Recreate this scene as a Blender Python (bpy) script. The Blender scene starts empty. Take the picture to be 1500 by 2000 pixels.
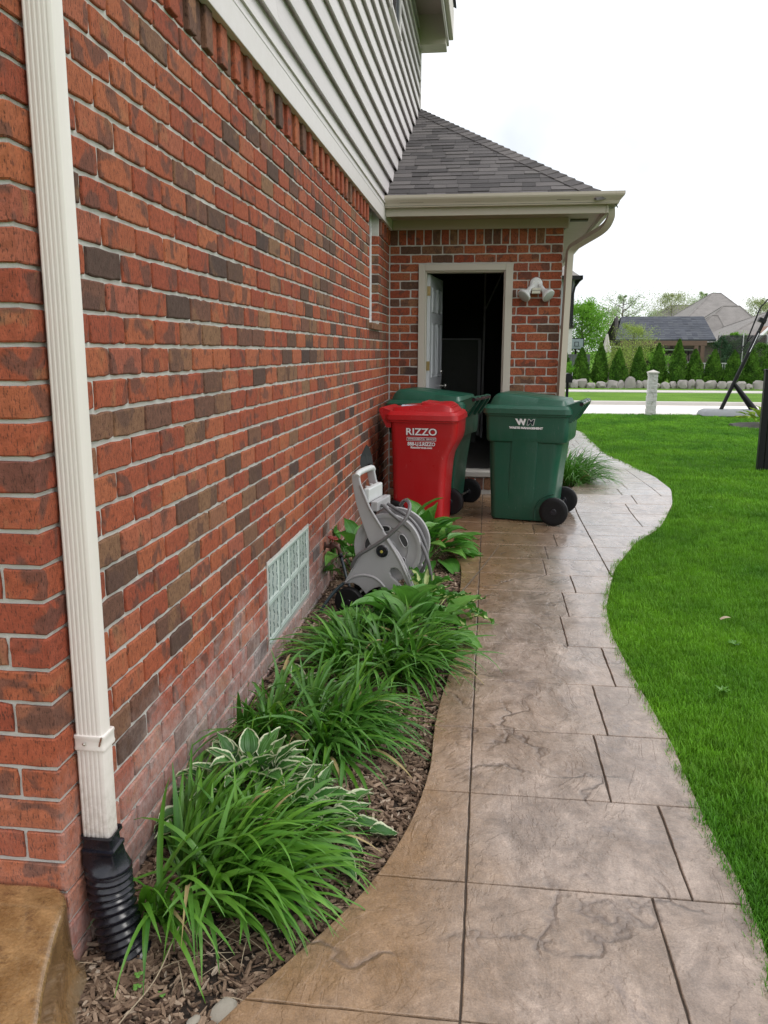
import bpy, bmesh, math, random
import numpy as np
from mathutils import Vector, Matrix, noise as mnoise

R = math.radians
SC = bpy.context.scene
COL = SC.collection

# ------------------------------------------------------------------ camera
CAMX, CAMH = 0.9742, 1.43
F_PX, PITCH, YAW, ROLL = 1603.56, R(11.0972), R(7.1220), R(0.14417)
cp, sp, cy, sy = math.cos(PITCH), math.sin(PITCH), math.cos(YAW), math.sin(YAW)
FWD = Vector((-sy * cp, cy * cp, -sp)); RT = Vector((cy, sy, 0)); UP = RT.cross(FWD)
cr, sr = math.cos(ROLL), math.sin(ROLL)
RT, UP = cr * RT + sr * UP, -sr * RT + cr * UP
cam = bpy.data.cameras.new('camera'); camo = bpy.data.objects.new('camera', cam); COL.objects.link(camo)
cam.sensor_fit = 'VERTICAL'; cam.sensor_height = 24.0; cam.lens = 24.0 * F_PX / 2000.0
cam.clip_start = 0.05; cam.clip_end = 3000
mw = Matrix((RT, UP, -FWD)).transposed().to_4x4(); mw.translation = Vector((CAMX, 0, CAMH))
camo.matrix_world = mw
SC.camera = camo
CAMP = Vector((CAMX, 0, CAMH))

def px(p):
    v = Vector(p) - CAMP; w = v.dot(FWD)
    return (750 + F_PX * v.dot(RT) / w, 1000 - F_PX * v.dot(UP) / w, w)

# ------------------------------------------------------------------ world, sun, exposure
SUN_EL, SUN_AZ = 58, 105           # azimuth measured clockwise from +Y
wd = bpy.data.worlds.new('World'); SC.world = wd; wd.use_nodes = True
wt = wd.node_tree; wt.nodes.clear()
sky = wt.nodes.new('ShaderNodeTexSky'); sky.sky_type = 'NISHITA'; sky.sun_disc = False
sky.sun_elevation = R(SUN_EL); sky.sun_rotation = R(SUN_AZ); sky.dust_density = 2.5
tc = wt.nodes.new('ShaderNodeTexCoord')
nz = wt.nodes.new('ShaderNodeTexNoise'); nz.inputs['Scale'].default_value = 2.2; nz.inputs['Detail'].default_value = 5
wt.links.new(tc.outputs['Generated'], nz.inputs['Vector'])
cr_ = wt.nodes.new('ShaderNodeValToRGB')
cr_.color_ramp.elements[0].position = 0.34; cr_.color_ramp.elements[0].color = (7.6, 8.0, 8.6, 1)
cr_.color_ramp.elements[1].position = 0.58; cr_.color_ramp.elements[1].color = (14.0, 14.0, 14.1, 1)
wt.links.new(nz.outputs['Fac'], cr_.inputs['Fac'])
mx = wt.nodes.new('ShaderNodeMix'); mx.data_type = 'RGBA'; mx.inputs[0].default_value = 0.88
wt.links.new(sky.outputs['Color'], mx.inputs[6]); wt.links.new(cr_.outputs['Color'], mx.inputs[7])
bg = wt.nodes.new('ShaderNodeBackground'); bg.inputs['Strength'].default_value = 0.10
wo = wt.nodes.new('ShaderNodeOutputWorld')
wt.links.new(mx.outputs[2], bg.inputs['Color']); wt.links.new(bg.outputs[0], wo.inputs['Surface'])
sl = bpy.data.lights.new('sun', 'SUN'); sl.energy = 0.9; sl.angle = R(22); sl.color = (1.0, 0.97, 0.92)
so = bpy.data.objects.new('sun', sl); COL.objects.link(so)
sd = Vector((math.sin(R(SUN_AZ)) * math.cos(R(SUN_EL)), math.cos(R(SUN_AZ)) * math.cos(R(SUN_EL)), math.sin(R(SUN_EL))))
so.rotation_euler = sd.to_track_quat('Z', 'Y').to_euler(); so.location = (6, -4, 12)
vs = SC.view_settings
vs.view_transform = 'Standard'; vs.look = 'None'; vs.gamma = 1; vs.use_curve_mapping = False; vs.exposure = 0.37

# ------------------------------------------------------------------ node helper
class NT:
    def __init__(s, name):
        s.m = bpy.data.materials.new(name); s.m.use_nodes = True
        s.t = s.m.node_tree; s.t.nodes.clear()
        s.o = s.t.nodes.new('ShaderNodeOutputMaterial'); s.b = s.t.nodes.new('ShaderNodeBsdfPrincipled')
        s.t.links.new(s.b.outputs[0], s.o.inputs['Surface'])
        s._p = None
    def set(s, k, v):
        i = s.b.inputs[k]
        if hasattr(v, 'is_output'): s.t.links.new(v, i)
        else: i.default_value = v
        return s
    def put(s, sock, v):
        if hasattr(v, 'is_output'): s.t.links.new(v, sock)
        elif v is not None:
            if hasattr(sock.default_value, '__len__') and not hasattr(v, '__len__'): v = (v,) * len(sock.default_value)
            if hasattr(v, '__len__') and len(sock.default_value) == 4 and len(v) == 3: v = (*v, 1)
            sock.default_value = v
    @property
    def pos(s):
        if s._p is None: s._p = s.t.nodes.new('ShaderNodeNewGeometry').outputs['Position']
        return s._p
    def objc(s):
        return s.t.nodes.new('ShaderNodeTexCoord').outputs['Object']
    def scaled(s, sc, rot=(0, 0, 0), vec=None):
        n = s.t.nodes.new('ShaderNodeMapping'); n.inputs['Scale'].default_value = sc; n.inputs['Rotation'].default_value = rot
        s.t.links.new(vec or s.pos, n.inputs[0]); return n.outputs[0]
    def noise(s, scale, detail=4, rough=0.6, vec=None, dist=0.0):
        n = s.t.nodes.new('ShaderNodeTexNoise'); n.inputs['Scale'].default_value = scale
        n.inputs['Detail'].default_value = detail; n.inputs['Roughness'].default_value = rough; n.inputs['Distortion'].default_value = dist
        s.t.links.new(vec or s.pos, n.inputs['Vector']); return n.outputs['Fac']
    def voro(s, scale, feature='F1', vec=None, rand=1.0):
        n = s.t.nodes.new('ShaderNodeTexVoronoi'); n.feature = feature; n.inputs['Scale'].default_value = scale
        n.inputs['Randomness'].default_value = rand
        s.t.links.new(vec or s.pos, n.inputs['Vector']); return n.outputs['Distance']
    def ramp(s, f, stops, interp='LINEAR'):
        n = s.t.nodes.new('ShaderNodeValToRGB'); e = n.color_ramp.elements; n.color_ramp.interpolation = interp
        while len(e) < len(stops): e.new(0.5)
        for i, (p, c) in enumerate(stops):
            e[i].position = p; e[i].color = (c, c, c, 1) if not hasattr(c, '__len__') else (*c, 1)[:4]
        s.put(n.inputs[0], f); return n.outputs[0]
    def mix(s, f, a, b, mode='MIX'):
        n = s.t.nodes.new('ShaderNodeMix'); n.data_type = 'RGBA'; n.blend_type = mode
        s.put(n.inputs[0], f); s.put(n.inputs[6], a); s.put(n.inputs[7], b); return n.outputs[2]
    def math(s, op, a, b=None, c=None, clamp=False):
        n = s.t.nodes.new('ShaderNodeMath'); n.operation = op; n.use_clamp = clamp
        s.put(n.inputs[0], a)
        if b is not None: s.put(n.inputs[1], b)
        if c is not None: s.put(n.inputs[2], c)
        return n.outputs[0]
    def mr(s, v, a, b, c=0.0, d=1.0):
        n = s.t.nodes.new('ShaderNodeMapRange'); s.put(n.inputs[0], v)
        for i, q in enumerate((a, b, c, d)): n.inputs[i + 1].default_value = q
        return n.outputs[0]
    def attr(s, name):
        n = s.t.nodes.new('ShaderNodeAttribute'); n.attribute_name = name; return n.outputs['Fac']
    def rand(s):
        return s.t.nodes.new('ShaderNodeObjectInfo').outputs['Random']
    def sep(s, vec=None):
        n = s.t.nodes.new('ShaderNodeSeparateXYZ'); s.t.links.new(vec or s.pos, n.inputs[0]); return n.outputs
    def bump(s, h, st=0.5, d=0.01):
        n = s.t.nodes.new('ShaderNodeBump'); n.inputs['Strength'].default_value = st; n.inputs['Distance'].default_value = d
        s.put(n.inputs['Height'], h); s.t.links.new(n.outputs[0], s.b.inputs['Normal']); return s
    def hsv(s, c, v=1.0, sat=1.0, h=0.5):
        n = s.t.nodes.new('ShaderNodeHueSaturation'); s.put(n.inputs['Color'], c)
        s.put(n.inputs['Value'], v); s.put(n.inputs['Saturation'], sat); s.put(n.inputs['Hue'], h); return n.outputs[0]

def simple(name, col, rough=0.5, var=0.12, scale=8, bump=0.0, bscale=60, metal=0.0, spec=None, coat=0.0):
    t = NT(name)
    n = t.noise(scale, 5)
    c = t.mix(n, tuple(x * (1 - var) for x in col), tuple(min(1, x * (1 + var)) for x in col))
    t.set('Base Color', c); t.set('Metallic', metal)
    t.set('Roughness', t.mr(t.noise(scale * 3, 4), 0.3, 0.7, max(0, rough - 0.08), min(1, rough + 0.08)))
    if bump: t.bump(t.noise(bscale, 5), bump, 0.003)
    if spec is not None: t.set('Specular IOR Level', spec)
    if coat: t.set('Coat Weight', coat); t.set('Coat Roughness', 0.1)
    return t.m

# ------------------------------------------------------------------ materials
def painted(name, col, rough, stain=0.35, splash=0.0):
    t = NT(name)
    c = t.hsv(col, t.mr(t.noise(3, 4), 0.3, 0.7, 0.97, 1.03)) if False else t.mix(t.noise(3, 4), tuple(v * .97 for v in col), tuple(min(1, v * 1.03) for v in col))
    run = t.ramp(t.noise(26, 5, 0.7, t.scaled((1, 1, 0.07))), [(0.55, 0), (0.75, 1)])
    blot = t.ramp(t.noise(5, 6, 0.75), [(0.5, 0), (0.72, 1)])
    c = t.mix(t.math('MULTIPLY', t.math('MULTIPLY', run, blot), stain), c, (0.20, 0.175, 0.14))
    c = t.mix(t.math('MULTIPLY', t.ramp(t.noise(120, 4, 0.8), [(0.66, 0), (0.72, 1)]), stain * .8), c, (0.16, 0.13, 0.10))
    if splash:
        lo = t.mr(t.math('SUBTRACT', t.sep()[2], t.math('MULTIPLY', t.noise(14, 5, 0.7), 0.5)), 0.22, -0.05, 0.0, 1.0)
        c = t.mix(t.math('MULTIPLY', t.math('MULTIPLY', lo, t.mr(t.noise(60, 5, 0.8), .35, .65, 0.1, 1)), splash), c, (0.22, 0.17, 0.12))
    t.set('Base Color', c); t.set('Roughness', t.mr(t.noise(20, 4), .3, .7, rough - .06, rough + .12)); t.bump(t.noise(7, 3), 0.06, 0.01)
    return t.m

def m_brick():
    t = NT('fired_brick'); tone = t.attr('tone')
    base = t.ramp(tone, [(0.0, (0.345, 0.090, 0.044)), (0.28, (0.285, 0.068, 0.038)), (0.5, (0.380, 0.118, 0.055)),
                         (0.66, (0.320, 0.096, 0.060)), (0.72, (0.230, 0.125, 0.070)), (0.80, (0.165, 0.075, 0.052)),
                         (0.92, (0.125, 0.068, 0.047)), (1.0, (0.072, 0.048, 0.042))])
    # kiln flash patches that differ from brick to brick
    sh = t.t.nodes.new('ShaderNodeCombineXYZ')
    off = t.math('MULTIPLY', tone, 137.0)
    for i in range(3): t.t.links.new(off, sh.inputs[i])
    va = t.t.nodes.new('ShaderNodeVectorMath'); va.operation = 'ADD'
    t.t.links.new(t.pos, va.inputs[0]); t.t.links.new(sh.outputs[0], va.inputs[1])
    pn = t.noise(9.0, 3, 0.5, va.outputs[0], 0.6)
    patch = t.ramp(pn, [(0.55, 0.0), (0.61, 1.0)])
    base = t.mix(t.math('MULTIPLY', patch, 0.68), base, (0.100, 0.056, 0.046))
    pn2 = t.noise(7.0, 3, 0.5, va.outputs[0], 1.0)
    base = t.mix(t.math('MULTIPLY', t.ramp(pn2, [(0.6, 0.0), (0.7, 1.0)]), 0.45), base, (0.30, 0.155, 0.075))
    # dragged wire-cut texture: vertical dark flecks
    sv = t.scaled((1, 1, 0.30))
    fl = t.noise(215.0, 4, 0.7, sv)
    fm = t.ramp(fl, [(0.38, 1.0), (0.46, 0.0)])
    base = t.mix(t.math('MULTIPLY', fm, 0.80), base, (0.055, 0.026, 0.020))
    base = t.hsv(base, t.mr(t.noise(45, 4), 0.3, 0.7, 0.82, 1.2))
    # mineral bloom near the ground
    zz = t.sep()[2]; yy = t.sep()[1]; xx = t.sep()[0]
    low = t.mr(t.math('ADD', zz, t.math('MULTIPLY', t.noise(3.4, 6, 0.72), 1.1)), 0.98, 0.60, 0.0, 1.0)
    near = t.math('MULTIPLY', t.mr(yy, 6.4, 4.6, 0.05, 1.0), t.mr(yy, 1.7, 2.9, 0.55, 1.0))
    on = t.mr(xx, -0.02, -0.011, 0.25, 1.0)
    bloom = t.math('MULTIPLY', t.math('MULTIPLY', t.math('MULTIPLY', low, near), on), t.mr(t.noise(30, 6, 0.8), 0.3, 0.7, 0.16, 0.98))
    base = t.mix(bloom, base, (0.56, 0.48, 0.46))
    t.set('Base Color', base); t.set('Roughness', 0.88); t.set('Specular IOR Level', 0.25)
    h = t.math('ADD', t.math('MULTIPLY', fl, 1.0), t.math('MULTIPLY', t.noise(240, 3), 0.5))
    t.bump(h, 0.75, 0.004); return t.m

def m_mortar():
    t = NT('lime_mortar')
    c = t.mix(t.noise(30, 6, 0.7), (0.44, 0.425, 0.395), (0.66, 0.64, 0.61))
    c = t.mix(t.math('MULTIPLY', t.ramp(t.noise(4, 5), [(0.5, 0), (0.7, 1)]), 0.3), c, (0.25, 0.22, 0.20))
    t.set('Base Color', c); t.set('Roughness', 0.95); t.set('Specular IOR Level', 0.15)
    t.bump(t.noise(260, 5, 0.7), 0.7, 0.004); return t.m

def m_stamped(name, wet=0.3, edge=0.0):
    t = NT(name); x, y, z = t.sep()
    big = t.noise(1.6, 6, 0.6, None, 0.8); mid = t.noise(7, 6, 0.68, t.scaled((1, 0.6, 1), (0, 0, 0.6)), 0.6)
    c = t.mix(t.ramp(mid, [(0.36, 0), (0.66, 1)]), (0.190, 0.138, 0.104), (0.390, 0.302, 0.246))
    c = t.mix(t.math('MULTIPLY', t.ramp(big, [(0.45, 0), (0.7, 1)]), 0.45), c, (0.235, 0.155, 0.092))
    c = t.mix(t.math('MULTIPLY', t.ramp(t.noise(4.2, 5, 0.7, None, 1.2), [(0.58, 0), (0.68, 1)]), 0.5), c, (0.165, 0.130, 0.118))
    # rust-brown stain towards the planting bed
    st = t.mr(t.math('ADD', t.math('SUBTRACT', x, t.mr(y, 4.0, 6.5, 0.0, 0.55)), t.math('MULTIPLY', t.noise(4, 5), 0.35)), 1.25, 0.95, 0.0, 1.0)
    stn = t.math('MULTIPLY', st, t.mr(y, 9.5, 8.0, 0.0, 1.0))
    c = t.mix(t.math('MULTIPLY', stn, 0.66), c, (0.235, 0.128, 0.046))
    c = t.hsv(c, t.mr(t.noise(190, 4, 0.8), 0.3, 0.7, 0.72, 1.25))
    br = t.attr('tint')
    c = t.hsv(c, t.mr(br, 0, 1, 0.93, 1.07))
    c = t.hsv(c, t.mr(t.noise(24, 6, 0.78), 0.3, 0.7, 0.70, 1.28))
    c = t.hsv(c, t.mr(t.noise(2.2, 4, 0.6, t.scaled((1, 1, 1), (0, 0, 1.1)), 1.5), 0.3, 0.7, 0.86, 1.14))
    pale = t.ramp(t.noise(11, 6, 0.75), [(0.66, 0), (0.70, 1)])
    c = t.mix(t.math('MULTIPLY', t.math('MULTIPLY', pale, stn), 0.55), c, (0.46, 0.36, 0.24))
    sp = t.ramp(t.noise(90, 3, 0.7), [(0.66, 0), (0.72, 1)])
    c = t.mix(t.math('MULTIPLY', sp, 0.35), c, (0.10, 0.08, 0.07))
    # stamped slate veins
    vec = t.t.nodes.new('ShaderNodeVectorMath'); vec.operation = 'MULTIPLY_ADD'
    nn = t.t.nodes.new('ShaderNodeTexNoise'); nn.inputs['Scale'].default_value = 3.5; nn.inputs['Detail'].default_value = 4
    t.t.links.new(t.pos, nn.inputs['Vector']); t.t.links.new(nn.outputs['Color'], vec.inputs[0]); vec.inputs[1].default_value = (0.5, 0.5, 0.5)
    t.t.links.new(t.pos, vec.inputs[2])
    ve = t.voro(1.35, 'DISTANCE_TO_EDGE', vec.outputs[0])
    vein = t.ramp(ve, [(0.0, 1), (0.008, 0.6), (0.02, 0)])
    gate = t.ramp(t.noise(2.4, 3), [(0.47, 0), (0.56, 1)])
    vein = t.math('MULTIPLY', vein, gate)
    c = t.mix(t.math('MULTIPLY', vein, 0.6), c, (0.095, 0.07, 0.06))
    t.set('Base Color', c)
    t.set('Roughness', t.math('ADD', t.mr(t.noise(5, 5, 0.7), 0.35, 0.65, wet, wet + 0.25), t.mr(y, 1.5, 5.0, 0.16, 0.0)))
    t.set('Specular IOR Level', 0.5); t.set('Coat Weight', t.mr(y, 2.0, 6.0, 0.45, 0.9)); t.set('Coat Roughness', t.mr(t.noise(3, 4), 0.3, 0.7, 0.10, 0.26))
    ch = t.ramp(t.noise(3.0, 5, 0.6, t.scaled((1, 0.7, 1), (0, 0, 0.9)), 1.4), [(0.25, 0), (0.36, 0.2), (0.375, 0.38), (0.46, 0.45), (0.475, 0.62), (0.56, 0.7), (0.575, 0.86), (0.7, 1.0)])
    h = t.math('ADD', t.math('ADD', t.math('MULTIPLY', ch, 1.1), t.math('MULTIPLY', mid, 0.9)), t.math('MULTIPLY', t.noise(60, 4, 0.7), 0.35))
    h = t.math('SUBTRACT', h, t.math('MULTIPLY', vein, 0.7))
    t.bump(h, 0.85, 0.009); return t.m

def m_leaf(name, c1, c2, rough=0.42, vein=0.0, edge=None, centre=None, trans=0.25):
    t = NT(name)
    c = t.mix(t.rand(), c1, c2)
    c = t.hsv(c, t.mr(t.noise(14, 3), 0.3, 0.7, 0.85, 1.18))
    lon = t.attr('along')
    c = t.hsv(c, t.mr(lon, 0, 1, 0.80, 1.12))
    e = t.attr('edge')
    w = t.math('ADD', e, t.math('MULTIPLY', t.math('SUBTRACT', t.noise(60, 3), 0.5), 0.35))
    if edge: c = t.mix(t.ramp(w, [(0.84, 0), (0.90, 1)]), c, edge)
    if centre: c = t.mix(t.ramp(w, [(0.38, 1), (0.50, 0)]), c, centre)
    t.set('Base Color', c); t.set('Roughness', rough); t.set('Specular IOR Level', 0.4)
    rib = t.math('SINE', t.math('MULTIPLY', e, 26.0 if vein else 14.0))
    t.bump(rib, 0.35 if vein else 0.15, 0.0012)
    tr = t.t.nodes.new('ShaderNodeBsdfTranslucent'); ms = t.t.nodes.new('ShaderNodeMixShader')
    t.put(tr.inputs['Color'], t.hsv(c, 1.3, 1.1)); ms.inputs[0].default_value = trans
    t.t.links.new(t.b.outputs[0], ms.inputs[1]); t.t.links.new(tr.outputs[0], ms.inputs[2]); t.t.links.new(ms.outputs[0], t.o.inputs['Surface'])
    return t.m

def m_grassblade():
    t = NT('turf_blade')
    p = t.noise(0.75, 5, 0.65); q = t.noise(5.0, 3)
    c = t.mix(t.ramp(p, [(0.36, 0), (0.64, 1)]), (0.050, 0.165, 0.010), (0.165, 0.370, 0.018))
    c = t.mix(t.math('MULTIPLY', q, 0.5), c, (0.085, 0.250, 0.014))
    c = t.mix(t.math('MULTIPLY', t.ramp(t.noise(1.7, 5, 0.7), [(0.57, 0), (0.70, 1)]), 0.40), c, (0.20, 0.34, 0.04))
    c = t.hsv(c, t.mr(t.rand(), 0, 1, 0.78, 1.2))
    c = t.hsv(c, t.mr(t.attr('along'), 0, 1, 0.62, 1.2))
    t.set('Base Color', c); t.set('Roughness', 0.5); t.set('Specular IOR Level', 0.3)
    tr = t.t.nodes.new('ShaderNodeBsdfTranslucent'); ms = t.t.nodes.new('ShaderNodeMixShader')
    t.put(tr.inputs['Color'], t.hsv(c, 1.3)); ms.inputs[0].default_value = 0.3
    t.t.links.new(t.b.outputs[0], ms.inputs[1]); t.t.links.new(tr.outputs[0], ms.inputs[2]); t.t.links.new(ms.outputs[0], t.o.inputs['Surface'])
    return t.m

def m_turf(name, c1, c2):
    t = NT(name)
    c = t.mix(t.ramp(t.noise(0.6, 6, 0.65), [(0.35, 0), (0.65, 1)]), c1, c2)
    c = t.hsv(c, t.mr(t.noise(35, 5, 0.7), 0.3, 0.7, 0.65, 1.3))
    t.set('Base Color', c); t.set('Roughness', 0.95); t.set('Specular IOR Level', 0.1)
    t.bump(t.noise(70, 4, 0.7), 0.9, 0.02); return t.m

def m_shingle(name, c1, c2, c3):
    t = NT(name)
    f = t.attr('tone')
    c = t.ramp(f, [(0, c1), (0.5, c2), (1, c3)])
    c = t.hsv(c, t.mr(t.noise(420, 3, 0.8), 0.3, 0.7, 0.6, 1.45))
    c = t.hsv(c, t.mr(t.noise(1.4, 4), 0.3, 0.7, 0.85, 1.15))
    t.set('Base Color', c); t.set('Roughness', 0.92); t.bump(t.noise(500, 3), 0.5, 0.002); return t.m

def m_chips():
    t = NT('bark_chip'); a = t.attr('tone')
    c = t.ramp(a, [(0, (0.055, 0.032, 0.022)), (0.35, (0.13, 0.080, 0.052)), (0.65, (0.225, 0.150, 0.100)), (0.88, (0.33, 0.235, 0.165)), (1, (0.46, 0.38, 0.30))])
    c = t.hsv(c, t.mr(t.noise(160, 4, 0.7, t.scaled((1, 0.3, 1))), 0.3, 0.7, 0.62, 1.3))
    t.set('Base Color', c); t.set('Roughness', 0.85); t.bump(t.noise(300, 4), 0.6, 0.002); return t.m

def m_soil():
    t = NT('dark_soil')
    c = t.mix(t.noise(9, 6, 0.7), (0.030, 0.021, 0.016), (0.075, 0.052, 0.040))
    t.set('Base Color', c); t.set('Roughness', 0.95); t.bump(t.noise(60, 6, 0.75), 1.0, 0.02); return t.m

def m_siding(name, col):
    t = NT(name)
    g = t.noise(40, 5, 0.65, t.scaled((1, 0.06, 1)), 1.0)
    c = t.hsv(t.mix(g, tuple(v * 0.90 for v in col), tuple(v * 1.05 for v in col)), t.mr(t.rand(), 0, 1, 0.94, 1.05))
    c = t.mix(t.math('MULTIPLY', t.ramp(t.noise(2.6, 6, 0.7, t.scaled((1, 0.6, 1.6))), [(0.55, 0), (0.75, 1)]), 0.16), c, (0.33, 0.31, 0.27))
    t.set('Base Color', c); t.set('Roughness', 0.62); t.bump(g, 0.35, 0.004); return t.m

def m_plastic(name, col, rough, scratch=0.0, dirt=0.15):
    t = NT(name)
    c = t.mix(t.math('MULTIPLY', t.ramp(t.noise(3.5, 6, 0.7), [(0.45, 0), (0.8, 1)]), dirt), col, tuple(v * 0.5 + 0.06 for v in col))
    st_ = t.ramp(t.noise(22, 5, 0.75, t.scaled((1, 1, 0.10))), [(0.52, 0), (0.74, 1)])
    c = t.mix(t.math('MULTIPLY', st_, dirt * 0.9), c, tuple(v * 0.7 + 0.07 for v in col))
    if scratch:
        s1 = t.noise(38, 3, 0.8, t.scaled((1.6, 1.6, 0.35)), 2.0)
        sm = t.math('MULTIPLY', t.ramp(s1, [(0.655, 0), (0.68, 1)]), t.ramp(t.noise(3.4, 3), [(0.46, 0), (0.56, 1)]))
        c = t.mix(t.math('MULTIPLY', sm, scratch), c, tuple(min(1, v * 0.6 + 0.28) for v in col))
    t.set('Base Color', c); t.set('Roughness', t.mr(t.noise(9, 5), 0.3, 0.7, rough - 0.07, rough + 0.1))
    t.bump(t.noise(320, 3), 0.12, 0.001); return t.m

def m_glassblock():
    t = NT('pressed_glass_block')
    x, y, z = t.sep()
    c = t.mix(t.noise(9, 4), (0.44, 0.52, 0.48), (0.62, 0.68, 0.64))
    t.set('Base Color', c); t.set('Roughness', 0.16); t.set('Coat Weight', 0.5)
    t.bump(t.noise(28, 3, 0.5, None, 1.0), 0.5, 0.01); return t.m

def m_foliage(name, c1, c2, scale=1.2, trans=0.2):
    t = NT(name)
    c = t.mix(t.ramp(t.noise(scale, 4, 0.65), [(0.35, 0), (0.68, 1)]), c1, c2)
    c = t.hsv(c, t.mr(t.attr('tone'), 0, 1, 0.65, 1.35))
    t.set('Base Color', c); t.set('Roughness', 0.75); t.set('Specular IOR Level', 0.2)
    tr = t.t.nodes.new('ShaderNodeBsdfTranslucent'); ms = t.t.nodes.new('ShaderNodeMixShader')
    t.put(tr.inputs['Color'], t.hsv(c, 1.3)); ms.inputs[0].default_value = trans
    t.t.links.new(t.b.outputs[0], ms.inputs[1]); t.t.links.new(tr.outputs[0], ms.inputs[2]); t.t.links.new(ms.outputs[0], t.o.inputs['Surface'])
    return t.m

BRICK = m_brick(); MORTAR = m_mortar()
PATH = m_stamped('stamped_concrete', 0.20); STOOP = None
JOINT = simple('brown_joint', (0.085, 0.064, 0.050), 0.9, 0.3, 30, 0.6, 120)  # dark brown colour of the recessed joints
GRASS = m_grassblade(); TURF = m_turf('lawn_turf', (0.035, 0.130, 0.010), (0.085, 0.240, 0.014))
FARTURF = m_turf('far_turf', (0.085, 0.185, 0.020), (0.145, 0.270, 0.035))
SHING = m_shingle('asphalt_shingle', (0.052, 0.047, 0.048), (0.085, 0.077, 0.078), (0.130, 0.118, 0.116))
SHING2 = m_shingle('brown_shingle', (0.165, 0.153, 0.146), (0.20, 0.186, 0.176), (0.235, 0.218, 0.205))
SHING3 = m_shingle('slate_blue_shingle', (0.045, 0.050, 0.065), (0.06, 0.066, 0.082), (0.08, 0.086, 0.10))
CHIPS = m_chips(); SOIL = m_soil()
SIDING = m_siding('painted_siding', (0.61, 0.565, 0.565))
TRIM = painted('painted_trim', (0.65, 0.60, 0.595), 0.5, 0.30)
BEIGE = painted('beige_aluminium', (0.48, 0.425, 0.355), 0.38, 0.45)
BEIGE2 = simple('beige_soffit_paint', (0.42, 0.345, 0.295), 0.6, 0.07, 3)
PIPEW = painted('cream_downspout_paint', (0.74, 0.69, 0.65), 0.34, 0.12, 0.6)
FRAME = painted('putty_frame_paint', (0.51, 0.465, 0.405), 0.45, 0.35)
DOORW = simple('white_door_paint', (0.56, 0.57, 0.60), 0.4, 0.04, 6)
BLACKP = simple('black_drain_plastic', (0.010, 0.010, 0.016), 0.24, 0.2, 12)
RUBBER = simple('black_rubber', (0.005, 0.005, 0.006), 0.55, 0.25, 20, spec=0.3)
BLACKM = simple('black_powder_coat', (0.006, 0.006, 0.007), 0.45, 0.2, 8, spec=0.25)
GREEN = m_plastic('green_cart_plastic', (0.011, 0.082, 0.050), 0.36, 0.35, 0.26)
RED = m_plastic('red_cart_plastic', (0.42, 0.008, 0.012), 0.34, 0.9, 0.16)
GREY = m_plastic('grey_reel_plastic', (0.37, 0.36, 0.37), 0.38, 0.2, 0.38)
GREYL = m_plastic('pale_reel_plastic', (0.55, 0.56, 0.56), 0.4, 0, 0.1)
HOSE = m_plastic('grey_hose_vinyl', (0.135, 0.130, 0.135), 0.28, 0, 0.4)
HOSEB = m_plastic('blue_black_hose_vinyl', (0.028, 0.045, 0.055), 0.3, 0, 0.2)
WHITE = simple('white_enamel', (0.74, 0.74, 0.75), 0.3, 0.04, 8)
DECAL = simple('white_decal', (0.80, 0.80, 0.82), 0.45, 0.03, 8)
DECALD = simple('dark_decal', (0.012, 0.030, 0.040), 0.45, 0.1, 8)
DECALR = simple('maroon_decal', (0.17, 0.012, 0.03), 0.45, 0.1, 8)
METAL = simple('brushed_metal', (0.55, 0.53, 0.48), 0.28, 0.1, 20, metal=1.0)
BRASS = simple('tarnished_brass', (0.30, 0.22, 0.10), 0.4, 0.3, 30, metal=0.9)
RUSTY = simple('rusty_bronze', (0.09, 0.045, 0.035), 0.55, 0.4, 40, metal=0.4)
LENS = simple('frosted_lens', (0.42, 0.44, 0.42), 0.12, 0.1, 30)
GBLOCK = m_glassblock()
GRIDGE = simple('glass_ridge', (0.10, 0.15, 0.15), 0.15, 0.3, 30)
GJOINT = simple('block_joint', (0.36, 0.43, 0.39), 0.5, 0.08, 14)
CONC = simple('pale_concrete', (0.50, 0.475, 0.44), 0.85, 0.12, 2, 0.3, 80)
ROADM = simple('concrete_road', (0.74, 0.70, 0.665), 0.8, 0.08, 0.8, 0.3, 60)
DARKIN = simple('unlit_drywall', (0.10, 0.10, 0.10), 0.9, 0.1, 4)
GARFLOOR = simple('garage_floor_concrete', (0.16, 0.15, 0.145), 0.6, 0.25, 6, 0.3)
ROCKM = simple('pale_fieldstone', (0.27, 0.25, 0.235), 0.9, 0.42, 3, 0.8, 20)
BARK = simple('grey_bark', (0.12, 0.10, 0.08), 0.9, 0.3, 12, 0.8, 40)
WOOD = simple('stained_timber', (0.125, 0.075, 0.055), 0.7, 0.25, 6, 0.3, 40)
DARKWOOD = simple('dark_timber', (0.035, 0.028, 0.026), 0.7, 0.25, 6)
GLASS = simple('dark_window_glass', (0.03, 0.035, 0.055), 0.06, 0.1, 3)
GBRICK = simple('distant_brick', (0.085, 0.055, 0.055), 0.9, 0.2, 6)
LILY = m_leaf('daylily_leaf', (0.066, 0.190, 0.022), (0.130, 0.300, 0.034), 0.34)
LILYD = m_leaf('daylily_deep_leaf', (0.052, 0.165, 0.024), (0.095, 0.235, 0.034), 0.34)
HOSTA = m_leaf('hosta_leaf', (0.085, 0.240, 0.042), (0.140, 0.320, 0.062), 0.36, 1.0)
HOSTAD = m_leaf('hosta_deep_leaf', (0.055, 0.185, 0.030), (0.095, 0.255, 0.042), 0.34, 1.0)
HOSTAW = m_leaf('white_edged_hosta_leaf', (0.040, 0.140, 0.028), (0.075, 0.195, 0.040), 0.4, 1.0, (0.66, 0.70, 0.48))
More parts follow.
